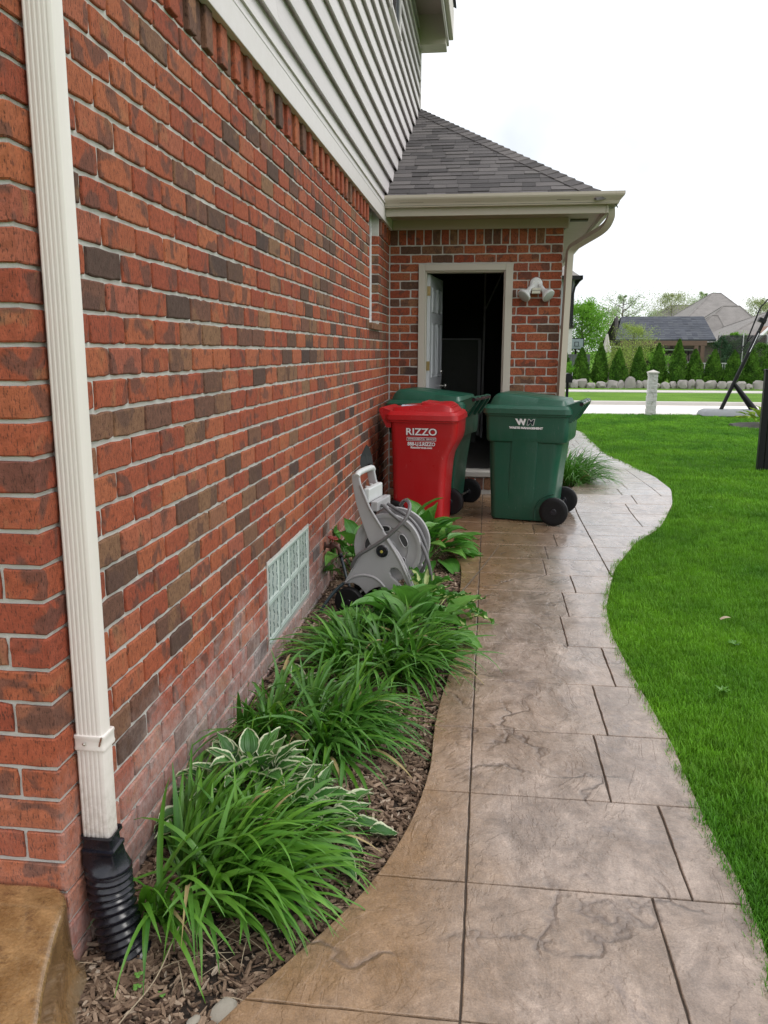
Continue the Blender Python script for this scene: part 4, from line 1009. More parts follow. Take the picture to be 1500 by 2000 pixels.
def cart(name, label, loc, rz, mat, L=0.63, Wd=0.58, H=0.955, lidh=1.085, flip=1, group=None, big=True):
    root = thing(name, label, 'trash cart', loc, rz, group)
    f = flip
    X = lambda x: x * f
    xf, xb = -L / 2, L / 2
    k = 1.0 if big else 1.0
    def sect(z, a, b, hw, r): return [(X(p), q, z) for p, q in rrect(a, b, -hw, hw, r, 7)]
    m = M()
    if big:
        m.loft([sect(0.012, xf + .052, xb - .125, Wd * .37, .05), sect(0.03, xf + .042, xb - .112, Wd * .39, .06), sect(0.20, xf + .038, xb - .098, Wd * .405, .065), sect(0.45, xf + .026, xb - .078, Wd * .43, .068), sect(0.66, xf + .022, xb - .050, Wd * .455, .07), sect(0.69, xf + .020, xb - .046, Wd * .46, .07)])
        m.loft([sect(0.675, xf + .030, xb - .052, Wd * .452, .06), sect(0.690, xf + .008, xb - .012, Wd * .485, .05), sect(0.71, xf + .002, xb - .004, Wd * .492, .045), sect(0.80, xf + .000, xb, Wd * .496, .045), sect(H, xf - .004, xb + .004, Wd * .50, .045)])
        # flush centre panel running down each long side, narrowing upward
        for s in (-1, 1):
            rr_ = []
            for z, a, b, hw in ((0.014, -.16, .075, .372), (0.3, -.150, .09, .428), (0.62, -.135, .105, .468), (0.68, -.13, .11, .482), (0.74, -.12, .10, .4975), (0.93, -.118, .098, .502)):
                y = Wd * hw; yi = y - 0.03
                rr_.append([(X(a), s * yi, z), (X(a + .012), s * (y - .002), z), (X(a + .022), s * y, z), (X(b - .022), s * y, z), (X(b - .012), s * (y - .002), z), (X(b), s * yi, z)])
            m.loft(rr_)
    else:
        F = [(0.012, .02, .0, .40, .04), (0.03, .012, .0, .41, .05), (0.30, .008, -.008, .43, .055), (0.50, .004, -.022, .455, .06), (0.58, .002, -.036, .465, .06), (0.66, .002, -.075, .475, .055), (0.71, .000, -.100, .482, .055), (0.76, 0, -.112, .487, .05), (H, -.004, -.118, .50, .045)]
        m.loft([[(X(p), q, z) for p, q in rrect(xf + .10 + b_, xb - .02 - a_, -Wd * hw, Wd * hw, r_, 7)] for z, a_, b_, hw, r_ in F])
    B_ = m.build('body', mat, root, smooth=38)
    # rim under the lid
    m = M(); e = 0.012; zt = H
    m.loft([sect(zt - .055, xf - .001, xb + .001, Wd * .502, .045), sect(zt - .052, xf - e, xb + e, Wd * .502 + e, .05), sect(zt - .006, xf - e - .004, xb + e + .004, Wd * .502 + e + .004, .05), sect(zt, xf - e, xb + e, Wd * .502 + e, .05)])
    m.build('rim', mat, root, smooth=38)
    # lid: skirt, step, crowned top with ridges, hinge ears
    m = M(); g = 0.022
    def lidz(x, y, base, amp):
        t = (x - xf) / (xb - xf); prof = max(0.0, min(1.0, (t + .02) / (0.15 if big else 0.20))); prof = prof * prof * (3 - 2 * prof)
        fall = 1 - 0.55 * max(0, (t - .28) / .72)
        yy = abs(y) / (Wd / 2); side = 1 - max(0, (yy - .74) / .26) ** 1.6 * 0.7
        groove = -0.010 if abs(yy - 0.36) < 0.06 and t > .12 else 0
        return base + amp * prof * fall * side + groove
    zb0 = zt - 0.004
    m.loft([sect(zb0 - .030, xf - g - .002, xb + g, Wd * .5 + g + .002, .055), sect(zb0 - .028, xf - g - .006, xb + g + .004, Wd * .5 + g + .006, .058), sect(zb0 + .012, xf - g - .003, xb + g + .002, Wd * .5 + g + .003, .058), sect(zb0 + .018, xf - g + .006, xb + g - .006, Wd * .5 + g - .006, .055),
            sect(zb0 + .034, xf - .008, xb + .008, Wd * .5 + .006, .05), sect(zb0 + .040, xf + .004, xb, Wd * .5 - .006, .05)])
    nxg, nyg = 26, 20; vs_, fs_ = [], []
    for i in range(nxg + 1):
        for j in range(nyg + 1):
            u, v = -1 + 2 * i / nxg, -1 + 2 * j / nyg
            # squircle footprint
            x = (xf + xb) / 2 + u * ((xb - xf) / 2 - 0.012) * (1 - 0.04 * v ** 4); y = v * (Wd / 2 - 0.016) * (1 - 0.05 * u ** 6)
            ed = min(1, (1 - max(abs(u), abs(v))) / 0.08); z = lidz(x, y, zb0 + .036, lidh - zb0 - .036)
            z = zb0 + .034 + (z - zb0 - .034) * (ed ** 0.5 if ed > 0 else 0)
            vs_.append((X(x), y, z))
    for i in range(nxg):
        for j in range(nyg):
            a = i * (nyg + 1) + j; fs_.append((a, a + nyg + 1, a + nyg + 2, a + 1))
    m.add(vs_, fs_)
    m.build('lid', mat, root, smooth=42)
    # handle block and grip
    m = M(); hz = zt + 0.055 if big else zt + 0.04; hx = xb + (0.095 if big else 0.065)
    for s in (-1, 1):
        for y0_, y1_ in ((s * Wd * .46, s * Wd * .40), (s * Wd * .20, s * Wd * .15)):
            m.prism([(X(xb - .02), zt - .10), (X(xb + .02), zt - .10), (X(hx + .012), hz - .02), (X(hx + .014), hz + .018), (X(hx - .02), hz + .024), (X(xb - .02), zt + .035)], lambda u, v, d: (u, d, v), y0_, y1_)
    m.prism([(X(xb - .03), zt + .020), (X(hx), hz + .012), (X(hx), hz + .026), (X(xb - .03), zt + .040)], lambda u, v, d: (u, d, v), -Wd * .46, Wd * .46)
    m.build('handle_bracket', mat, root, bevel=0.004)
    m = M(); m.tube([(X(hx), -Wd * .47, hz), (X(hx), Wd * .47, hz)], 0.016, 14); m.build('handle', BLACKP if big else mat, root, smooth=50)
    # wheels and axle
    wr = 0.118 if big else 0.10; wx = xb - 0.088 if big else xb - .05; wy = Wd / 2 + 0.015 if big else Wd * .43
    m = M(); m.tube([(X(wx), -wy - .02, wr), (X(wx), wy + .02, wr)], 0.010, 10); m.build('axle', METAL, root)
    for s in (-1, 1): wheel(root, (X(wx), s * wy, wr), (0, 1, 0), wr, 0.048)
    # moulded arch line by the wheel
    if big:
        for s in (-1, 1):
            pts = []
            for i in range(12):
                a = R(95 + 85 * i / 11); pts.append((X(wx + .0 + 0.17 * math.cos(a)), s * (Wd * .408 + .0), 0.085 + 0.17 * math.sin(a)))
            m = M(); m.tube(pts + [(X(wx - .17), s * (Wd * .392), 0.02)], 0.006, 6); m.build('wheel_arch_rib', mat, root, smooth=60)
    return root

def label_on(root, parts, y, f=1):
    """parts: list of (text,size,dx,z,mat,kwargs); placed on the -y side of the cart"""
    pass

G1 = cart('trash_cart', 'green trash cart with a white WM emblem standing alone nearest the lawn', (1.362, 7.194, 0.0), R(-13), GREEN, L=0.69, group='green carts by the side door')
G2 = cart('trash_cart', 'green trash cart with no lettering seen, half hidden behind the red cart', (0.495, 7.494, 0.012), R(-14), GREEN, L=0.69, group='green carts by the side door')
RD = cart('trash_cart', 'smaller red trash cart with white RIZZO lettering in the corner by the brick wall', (0.474, 6.93, 0.0), R(-7), RED, L=0.56, Wd=0.50, H=0.91, lidh=1.01, flip=-1, big=False)

def decal(root, rows, y, slope=0.0, name='lettering'):
    by = {}
    for body, size, x, z, mat, kw in rows:
        vs_, fs_ = text_mesh(body, size, **kw)
        lx = kw.get('_', 0)
        pts = [(x + v[0], y - 0.0015 - v[2] + slope * v[1] * 0, z + v[1]) for v in vs_]
        by.setdefault(mat.name, (mat, M()))[1].add(pts, fs_)
    for mat, mm in by.values(): mm.build(name, mat, root, fixn=False)
def plate(root, x0, x1, y, z0, z1, mat, name='decal_panel', t=0.0006):
    M().box(x0, x1, y - t, y, z0, z1).build(name, mat, root)
# WM emblem on the nearest cart: dark ground, white W, outlined M, wide line below
yG = -0.58 * .502
decal(G1, [('W', 0.066, -0.040, 0.852, DECAL, dict(offset=0.004, xs=1.15, shear=-0.12)),
           ('M', 0.068, 0.034, 0.852, DECAL, dict(offset=0.0034, xs=1.14, shear=0.16)),
           ('WASTE MANAGEMENT', 0.024, 0.0, 0.805, DECAL, dict(offset=0.0014, xs=1.12))], yG)
vs_, fs_ = text_mesh('M', 0.068, offset=0.0002, xs=1.14, shear=0.16); mm = M(); mm.add([(0.034 + v[0], yG - 0.0032 - v[2], 0.852 + v[1]) for v in vs_], fs_); mm.build('lettering', DECALD, G1, fixn=False)
# red cart lettering follows the front flare: the side face is flat here
yR = -0.50 * .487
def red_y(z): return -0.50 * float(np.interp(z, [0.50, 0.58, 0.66, 0.71, 0.76, 0.91], [.455, .465, .475, .482, .487, .50]))
def rtext(body, size, x, z, mat, lift=0.0015, **kw):
    vs_, fs_ = text_mesh(body, size, **kw); mm = M(); mm.add([(x + v[0], red_y(z + v[1]) - lift - v[2], z + v[1]) for v in vs_], fs_); mm.build('lettering', mat, RD, fixn=False)
rx = 0.0
rtext('RIZZO', 0.080, rx + .003, 0.778, DECALR, 0.0012, offset=0.005, xs=1.12)
rtext('RIZZO', 0.079, rx, 0.780, DECAL, 0.0026, offset=0.0015, xs=1.12)
def rplate(x0, x1, z0, z1, mat, lift):
    mm = M(); mm.add([(x0, red_y(z0) - lift, z0), (x1, red_y(z0) - lift, z0), (x1, red_y(z1) - lift, z1), (x0, red_y(z1) - lift, z1)], [(0, 1, 2, 3)]); mm.build('lettering_bar', mat, RD, fixn=False)
rplate(rx - .122, rx + .122, 0.708, 0.737, DECAL, 0.0012); rplate(rx - .119, rx + .119, 0.711, 0.734, DECALR, 0.0018)
rtext('ENVIRONMENTAL  SERVICES', 0.0175, rx, 0.7225, DECAL, 0.0030, offset=0.0003, xs=0.99)
rtext('888-U.S.RIZZO', 0.042, rx, 0.680, DECALR, 0.0012, offset=0.0035, xs=0.86)
rtext('888-U.S.RIZZO', 0.042, rx, 0.681, DECAL, 0.0026, offset=0.0011, xs=0.86)
rtext('RizzoServices.com', 0.024, rx, 0.652, DECAL, 0.0020, offset=0.0008, xs=1.0)
# paper sticker and raised hatch on the red lid
m = M(); m.add([(-0.085, -0.13, 0.9975), (0.075, -0.13, 1.0055), (0.075, -0.02, 1.0225), (-0.085, -0.02, 1.0145)], [(0, 1, 2, 3)])
M().obox((-0.12, -0.12, 0.985), (1, 0, 0.0), (0, 1, 0.2), (0, -.2, 1), 0.15, 0.05, 0.004).build('lid_sticker', simple('pale_sticker', (0.45, 0.52, 0.62), .5), RD)
M().obox((0.11, -0.02, 0.985), (1, 0, -0.12), (0, 1, 0), (.12, 0, 1), 0.26, 0.30, 0.045).build('lid_hatch', RED, RD, bevel=0.008)

# ================================================================== FLOODLIGHT
FLO = thing('security_light', 'white twin-head security light on the brick beside the garage door', 'floodlight', (1.40, 8.155, 2.02))
m = M(); m.lathe([(0.058, 0), (0.060, 0.012), (0.052, 0.022), (0.030, 0.026)], (0, 0.0, 0.035), (0, -1, 0), 28); m.build('base_plate', WHITE, FLO, smooth=45)
m = M(); m.lathe([(0.062, 0), (0.064, 0.004)], (0, 0.003, 0.040), (0, -1, 0), 28); m.build('gasket', simple('sealant', (0.25, 0.12, 0.10), .8), FLO)
m = M(); m.box(-0.040, 0.040, -0.075, -0.018, -0.058, -0.004); SB = m.build('sensor', simple('ivory_plastic', (0.62, 0.60, 0.50), .4), FLO, bevel=0.006, seg=3)
m = M(); m.box(-0.036, 0.036, -0.0775, -0.0755, -0.0305, -0.026); m.build('sensor_seam', simple('seam_shade', (0.15, 0.14, 0.12), .6), SB)
for s in (-1, 1):
    p0 = Vector((s * 0.028, -0.025, 0.030)); p1 = Vector((s * 0.075, -0.060, -0.035)); 
    d = Vector((s * 0.62, -0.52, -0.70)).normalized(); c = p1 + d * 0.02
    m = M(); m.lathe([(0.012, 0), (0.021, 0.01), (0.022, (p1 - p0).length - .006), (0.027, (p1 - p0).length + 0.01)], p0, p1 - p0, 18)
    m.lathe([(0.024, 0), (0.031, 0.022), (0.050, 0.050), (0.064, 0.062), (0.066, 0.080), (0.060, 0.084)], c - d * 0.03, d, 28); H_ = m.build('lamp_head', WHITE, FLO, smooth=40)
    m = M(); m.lathe([(0.0595, 0.0), (0.0595, 0.003), (0.045, 0.010), (0.02, 0.013), (0.002, 0.0135)], c + d * 0.0545, d, 28); m.build('lens', LENS, H_, smooth=60)
    m = M(); m.lathe([(0.006, 0), (0.006, 0.006)], (s * 0.02, -0.026, 0.045), (0, -1, 0), 10); m.build('screw', METAL, FLO)

# ================================================================== HOSE REEL
RLx, RLy, RLz, RRZ = 0.405, 4.40, -0.045, R(-10)
RE = thing('hose_reel_cart', 'grey plastic hose reel cart parked on the mulch by the brick wall', 'hose reel', (RLx, RLy, RLz), RRZ)
SCL = 1 / 362.0
def rp(cx_, cy_):          # crop coordinates of the photograph study -> reel side plane (u,v)
    X_ = 600 + cx_ / 5.0; Y_ = 880 + cy_ / 5.0
    return ((X_ - 742) * SCL, (1075 - Y_) * SCL * 1.02 + 0.387)
outer = [(405, 240), (408, 300), (430, 420), (450, 520), (490, 640), (530, 750), (570, 850), (605, 930), (560, 985), (500, 1050), (455, 1120), (420, 1180), (370, 1260), (325, 1350)]
arch = [(420, 1335), (480, 1360), (530, 1410), (553, 1440), (590, 1405), (640, 1370), (700, 1350), (760, 1355), (800, 1375), (840, 1410)]
leg = [(935, 1330), (880, 1275), (825, 1235), (805, 1190), (815, 1155), (850, 1140), (890, 1150), (925, 1190), (960, 1260), (1000, 1330), (1030, 1385), (1062, 1370), (1062, 1325), (1020, 1225), (985, 1140), (940, 1055), (900, 990), (850, 930), (800, 865), (755, 800), (705, 730), (650, 650), (590, 560), (540, 450), (505, 350), (482, 240), (470, 225), (430, 225)]
poly = [rp(*p) for p in outer + arch + leg]
WID = 0.27
fr = lambda u, v, d: (u, d, v)
m = M(); m.prism(poly, fr, 0.0, 0.022); side1 = m.build('side_frame', GREY, RE, bevel=0.005, label='near side frame')
m = M(); m.prism([(u, v) for u, v in poly], fr, WID, WID + 0.022); m.build('side_frame', GREY, RE, bevel=0.005, label='far side frame')
# raised lip ribs on the near frame
for pts in ([(335, 1335), (400, 1280), (480, 1248), (560, 1240), (640, 1255), (700, 1290), (755, 1345)], [(770, 850), (830, 930), (890, 1020), (940, 1110), (985, 1205), (1035, 1320)], [(500, 330), (545, 440), (600, 560), (665, 660), (735, 765)]):
    m = M(); m.tube(bez([(*[rp(*p)[0]], -0.001, rp(*p)[1]) for p in pts], 5), 0.0075, 8); m.build('moulded_rib', GREY, side1, smooth=60)
# flared skirts of the body
m = M(); sk = [rp(*p) for p in [(605, 930), (500, 1050), (420, 1180), (325, 1350)]]
m.add([(u, 0.0, v) for u, v in sk] + [(u - .004, WID + .02, v) for u, v in sk], [(i, i + 1, 5 + i, 4 + i) for i in range(3)]); m.build('rear_skirt', GREY, RE, fixn=False)
bpy.data.objects['rear_skirt'].modifiers.new('thickness', 'SOLIDIFY').thickness = 0.006
# slot plugs shade: dark recess ring behind body slot is open geometry
# grip handle and latch
hc1, hc2 = rp(440, 232), rp(505, 300)
m = M(); m.tube(bez([(hc1[0] + .012, 0.0, hc1[1] - .01), (hc1[0] + .012, 0.03, hc1[1] + .004), (hc1[0] + .012, WID / 2, hc1[1] + .008), (hc1[0] + .012, WID - .01, hc1[1] + .004), (hc1[0] + .012, WID + .02, hc1[1] - .01)], 6), 0.017, 12); m.build('grip', GREYL, RE, smooth=60)
a1 = rp(560, 420); m = M(); m.box(a1[0] - .022, a1[0] + .012, 0.02, WID, a1[1] - .055, a1[1] + .028)
m.build('cross_bar', GREYL, RE, bevel=0.008)
for yy_ in (0.09, 0.17): M().tube([(a1[0] - .024, yy_, a1[1] + .03), (a1[0] - .027, yy_, a1[1] - .02)], 0.010, 8).build('hose_clip', GREYL, RE, smooth=60)
a2 = rp(650, 560); M().box(a2[0] - .03, a2[0] + .01, 0.02, WID, a2[1] - .02, a2[1] + .035).build('cross_bar', GREY, RE, bevel=0.006)
# flanges
hub = rp(730, 980)
fc = rp(757, 965)
def flange(yc, label):
    m = M(); m.lathe([(0.188, -0.012), (0.196, -0.010), (0.198, 0.0), (0.194, 0.008), (0.176, 0.008), (0.170, 0.004), (0.160, -0.002), (0.120, 0.0), (0.112, -0.008), (0.06, -0.010), (0.05, -0.004), (0.002, -0.004)], (fc[0], yc, fc[1]), (0, -1, 0), 56)
    return m.build('reel_flange', GREY, RE, smooth=35, label=label)
F1 = flange(0.050, 'near flange of the hose drum'); F2 = flange(WID - 0.022, 'far flange of the hose drum')
for i, a in enumerate((100, 28, -45, -118, -190, -262)):
    ca, sa = math.cos(R(a)), math.sin(R(a)); cc = Vector((fc[0] + 0.112 * ca, 0.038, fc[1] + 0.112 * sa)); tv = Vector((-sa, 0, ca)); nv = Vector((ca, 0, sa))
    pts = []
    for j in range(20):
        t = 2 * math.pi * j / 20; pts.append((math.copysign(abs(math.cos(t)) ** .7, math.cos(t)) * .036, math.sin(t) * .015))
    m = M(); m.prism(pts, lambda u, v, d: tuple(cc + tv * u + nv * (v - u * u * 2.2) + Vector((0, d, 0))), -0.0045, 0.004)
    m.build('flange_slot', simple('slot_shade', (0.05, 0.05, 0.052), .7) if i == 0 else bpy.data.materials['slot_shade'], F1)
    m = M(); m.tube([cc + tv * p[0] * 1.1 + nv * (p[1] * 1.2 - (p[0] * 1.1) ** 2 * 2.2) + Vector((0, -0.006, 0)) for p in pts + pts[:1]], 0.003, 6); m.build('slot_rim', GREY, F1, smooth=60)
m = M(); m.lathe([(0.13, 0), (0.13, WID - 0.08)], (fc[0], 0.055, fc[1]), (0, 1, 0), 32); m.build('drum', GREY, RE, smooth=40)
m = M()
for i in range(10):
    yc = 0.07 + i * 0.0165
    m.tube([(fc[0] + (0.148 + .003 * math.sin(i)) * math.cos(R(t)), yc + 0.016 * t / 360, fc[1] + (0.148 + .003 * math.cos(i * 2)) * math.sin(R(t))) for t in range(0, 361, 12)], 0.0085, 8)
m.build('coiled_hose', HOSE, RE, smooth=70)
m = M(); m.lathe([(0.034, 0), (0.036, 0.006), (0.031, 0.012), (0.024, 0.013), (0.022, 0.007), (0.012, 0.007), (0.010, 0.016), (0.003, 0.016)], (hub[0], 0.0, hub[1]), (0, -1, 0), 28); HC = m.build('hub_cap', BLACKP, RE, smooth=40)
m = M(); m.lathe([(0.043, 0), (0.041, 0.005), (0.036, 0.006), (0.036, 0.0)], (hub[0], 0.0, hub[1]), (0, -1, 0), 28); m.build('hub_collar', GREY, RE, smooth=40)
m = M(); m.lathe([(0.006, 0), (0.0085, 0.001), (0.0085, 0.002), (0.006, 0.003)], (hub[0], -0.0145, hub[1]), (0, -1, 0), 12); m.build('hub_screw', simple('yellow_brass', (0.5, 0.42, 0.08), .4), HC)
# wheels
wc = rp(385, 1480)
for yy_ in (-0.02, WID + 0.045): wheel(RE, (wc[0], yy_, 0.082), (0, 1, 0), 0.082, 0.045)
m = M(); m.tube([(wc[0], -0.03, .082), (wc[0], WID + .05, .082)], .008, 8); m.build('axle', METAL, RE)
for d_ in (0.0012, WID + .001): M().prism([rp(*p) for p in [(1012, 1335), (1061, 1330), (1090, 1500), (1040, 1500)]], fr, d_, d_ + .019).build('front_foot', GREY, RE, bevel=0.004)
# loose hose loops (image-study points at given depth d)
def hp(cx_, cy_, d): u, v = rp(cx_, cy_); return (u, d, v)
m = M(); m.tube(bez([hp(395, 1210, 0.03), hp(420, 1130, -0.01), hp(500, 1025, -0.035), hp(620, 945, -0.045), hp(760, 850, -0.05), hp(880, 745, -0.045), hp(975, 645, -0.03), hp(1005, 560, 0.0), hp(985, 510, 0.05), hp(930, 490, 0.10), hp(870, 520, 0.15), hp(830, 570, 0.17)], 8), 0.0105, 10); m.build('loose_hose', HOSE, RE, smooth=70)
m = M(); m.tube(bez([hp(600, 590, 0.13), hp(640, 560, 0.10), hp(700, 550, 0.07), hp(760, 575, 0.04), hp(850, 650, 0.045), hp(960, 735, 0.05), hp(1050, 830, 0.06), hp(1130, 940, 0.05), hp(1185, 1060, 0.04), hp(1210, 1190, 0.05), hp(1205, 1300, 0.06), hp(1165, 1370, 0.08), hp(1120, 1400, 0.12)], 8), 0.0100, 10); m.build('loose_hose', HOSE, RE, smooth=70)
m = M(); m.tube(bez([hp(700, 560, 0.16), hp(790, 590, 0.13), hp(930, 660, 0.12), hp(1040, 760, 0.11), hp(1120, 900, 0.10), hp(1150, 1040, 0.10), hp(1110, 1170, 0.10), hp(1050, 1260, 0.11)], 8), 0.0100, 10); m.build('loose_hose', HOSE, RE, smooth=70)
m = M(); m.tube(bez([hp(330, 1330, -0.02), hp(270, 1385, -0.03), hp(200, 1470, -0.05), hp(150, 1550, -0.07), hp(118, 1610, -0.08)], 6), 0.0095, 10); m.build('leader_hose', HOSEB, RE, smooth=70)

# faucet on the wall with its dark supply hose
FA = thing('faucet', 'rusty wall faucet with a red handle and dark hose left of the hose reel', 'faucet', (0.0, 4.84, 0.25))
m = M(); m.lathe([(0.028, 0.001), (0.028, 0.006), (0.012, 0.010), (0.012, 0.045)], (0, 0, 0), (1, 0, 0), 16); m.lathe([(0.017, 0), (0.020, 0.02), (0.016, 0.035)], (0.045, 0, -0.012), (0.3, -0.05, 1), 14); m.tube(bez([(0.045, 0, 0), (0.075, 0, 0.0), (0.092, -0.004, -0.016), (0.097, -0.006, -0.04)], 4), 0.012, 10)
m.build('spigot', RUSTY, FA, smooth=45)
m = M(); m.lathe([(0.004, 0.0), (0.004, 0.03)], (0.045, 0, 0.02), (0.3, 0, 1), 8)
m.tube([(0.054 + 0.030 * math.cos(t), 0.030 * math.sin(t), 0.052 - 0.008 * math.cos(t)) for t in [2 * math.pi * i / 14 for i in range(15)]], 0.004, 6)
for a in range(0, 360, 60): m.tube([(0.054, 0, 0.052), (0.054 + .03 * math.cos(R(a)), .03 * math.sin(R(a)), 0.052 - .008 * math.cos(R(a)))], 0.003, 5)
m.build('handwheel', simple('faded_red_metal', (0.25, 0.03, 0.02), .5), FA, smooth=60)
m = M(); m.lathe([(0.014, 0), (0.016, 0.003), (0.016, 0.022), (0.013, 0.028)], (0.098, -0.006, -0.04), (0.25, -0.1, -1), 14); m.build('hose_coupling', BLACKP, FA, smooth=40)
m = M(); m.tube(bez([(0.104, -0.008, -0.062), (0.125, -0.03, -0.12), (0.155, -0.08, -0.19), (0.20, -0.16, -0.25), (0.255, -0.26, -0.285)], 6), 0.0095, 10); m.build('supply_hose', HOSEB, FA, smooth=70)
# dropped hose coupling
HN = thing('hose_nozzle', 'blue-grey hose coupling lying on the mulch at the wall behind the reel wheel', 'hose nozzle', (0.13, 4.62, -0.025))
m = M(); m.lathe([(0.020, 0), (0.024, 0.004), (0.024, 0.026), (0.018, 0.034), (0.014, 0.06), (0.012, 0.12)], (0, 0, 0.0), (1, 0.35, 0.12), 16); m.build('coupling', simple('blue_grey_plastic', (0.16, 0.19, 0.23), .4), HN, smooth=40)
m = M(); m.lathe([(0.006, 0), (0.010, 0.002), (0.010, 0.018), (0.006, 0.02)], (0.05, 0.02, 0.02), (0, 0, 1), 10); m.build('valve_knob', BLACKP, HN, smooth=40)

# black metal blade leaning at the wall behind the reel
SV = thing('garden_spade', 'dark metal spade blade leaning upside down against the brick wall behind the reel', 'spade', (0.09, 6.05, 0.0))
m = M(); pr = [(-.045, .56), (-.055, .60), (-.050, .66), (-.022, .73), (-.010, .745), (0.012, .72), (.045, .655), (.060, .60), (.045, .575), (0, .555)]
m.prism(pr, lambda u, v, d: (u * 0.8 + 0.02 - v * 0.02 - 0.8 * u * u * 6, u * 0.5 + d, v), 0, 0.004); m.build('blade', simple('dark_steel', (0.035, 0.037, 0.042), 0.4, metal=.2), SV, fixn=True)
m = M(); m.tube([(0.022, 0.0, 0.60), (0.05, 0.01, 0.3), (0.07, 0.02, -0.03)], 0.013, 8); m.build('shaft', BLACKM, SV)

# thin stick lying across the path, pale stone by the bed edge
m = M(); m.tube(bez([(0.80, 4.52, 0.012), (0.87, 4.88, 0.008), (0.985, 5.45, 0.010), (1.085, 5.98, 0.016)], 6), 0.0035, 6, rs=[0.0042 - 0.0026 * i / 18 for i in range(19)])
tag(m.build('stick', BARK, smooth=60, centre=True), 'thin dry stick lying slantwise across the path', 'stick')
def rock_mesh(r, sx, sy, sz, sub=2, rough=0.25):
    bm = bmesh.new(); bmesh.ops.create_icosphere(bm, subdivisions=sub, radius=1); o = Vector((r.random() * 50, r.random() * 50, r.random() * 50))
    for v in bm.verts:
        n = mnoise.noise(v.co * 1.3 + o) * rough + mnoise.noise(v.co * 3.5 + o) * rough * .35
        c = v.co * (1 + n)
        for ax in range(3): c[ax] = max(-0.88, min(0.92, c[ax]))
        v.co = Vector((c.x * sx, c.y * sy, max(c.z, -.6) * sz))
    V_ = [tuple(v.co) for v in bm.verts]; F_ = [tuple(v.index for v in f.verts) for f in bm.faces]; bm.free(); return V_, F_
m = M(); m.add(*rock_mesh(random.Random(3), 0.034, 0.040, 0.022, 3)); o = m.build('stone', simple('chalky_stone', (0.33, 0.30, 0.25), .9, .2, 20, .8, 60), smooth=30, at=(0.415, 1.565, bz(0.415, 1.565) + 0.012)); tag(o, 'pale chalky stone on the soil at the path edge near the camera', 'stone')
m = M(); m.add(*rock_mesh(random.Random(9), 0.018, 0.024, 0.012, 2)); o = m.build('stone', bpy.data.materials['chalky_stone'], smooth=30, at=(0.352, 1.535, bz(0.352, 1.535) + 0.008)); tag(o, 'small pale stone left of the larger chalky stone', 'stone')
m = M(); m.tube(bez([(0.21, 1.32, -0.05), (0.20, 1.45, -0.03), (0.235, 1.60, -0.02), (0.25, 1.72, 0.03)], 6), 0.0016, 5); tag(m.build('dry_stalk', STRAW, centre=True), 'long pale dry stalk lying on the mulch in front of the drain pipe', 'dry stalk')

# ================================================================== PLANTS
def blade_geo(r, az, L, W, el0, el1, twist=0.0, n=9, fold=0.35, kink=0.0, pw=1.2, side=None):
    """arching ribbon from origin"""
    p = Vector((0, 0, 0)); vs_, al, ed = [], [], []; cl = []
    hz = az
    for i in range(n + 1):
        t = i / n; el = el0 + (el1 - el0) * t ** pw; hz_ = hz + kink * t
        d = Vector((math.cos(hz_) * math.cos(el), math.sin(hz_) * math.cos(el), math.sin(el)))
        lat = Vector((-math.sin(hz_), math.cos(hz_), 0)); up = d.cross(lat)
        tw = twist * t; lat2 = lat * math.cos(tw) + up * math.sin(tw); nn_ = lat2.cross(d)
        w = W * (0.55 + 0.9 * t if t < 0.35 else 0.865 * (1 - ((t - .35) / .65) ** 2.2) + 0.0) / 0.865 * .5
        w = max(w, 0.0006)
        vs_ += [p - lat2 * w + nn_ * w * fold * -1, p, p + lat2 * w + nn_ * w * fold * -1]; al += [t] * 3; ed += [1, 0, 1]
        p = p + d * L / n
    fs_ = []
    for i in range(n):
        a = i * 3; fs_ += [(a, a + 1, a + 4, a + 3), (a + 1, a + 2, a + 5, a + 4)]
    return vs_, fs_, al, ed
def add_leaf(root, geo, base, mat, name='leaf'):
    vs_, fs_, al, ed = geo; me = bpy.data.meshes.new(name); me.from_pydata([tuple(v) for v in vs_], [], fs_); me.materials.append(mat)
    for k_, a_ in (('along', al), ('edge', ed)):
        q = me.attributes.new(k_, 'FLOAT', 'POINT'); q.data.foreach_set('value', a_)
    me.polygons.foreach_set('use_smooth', [True] * len(fs_))
    o = bpy.data.objects.new(name, me); COL.objects.link(o); o.parent = root; o.location = base; return o
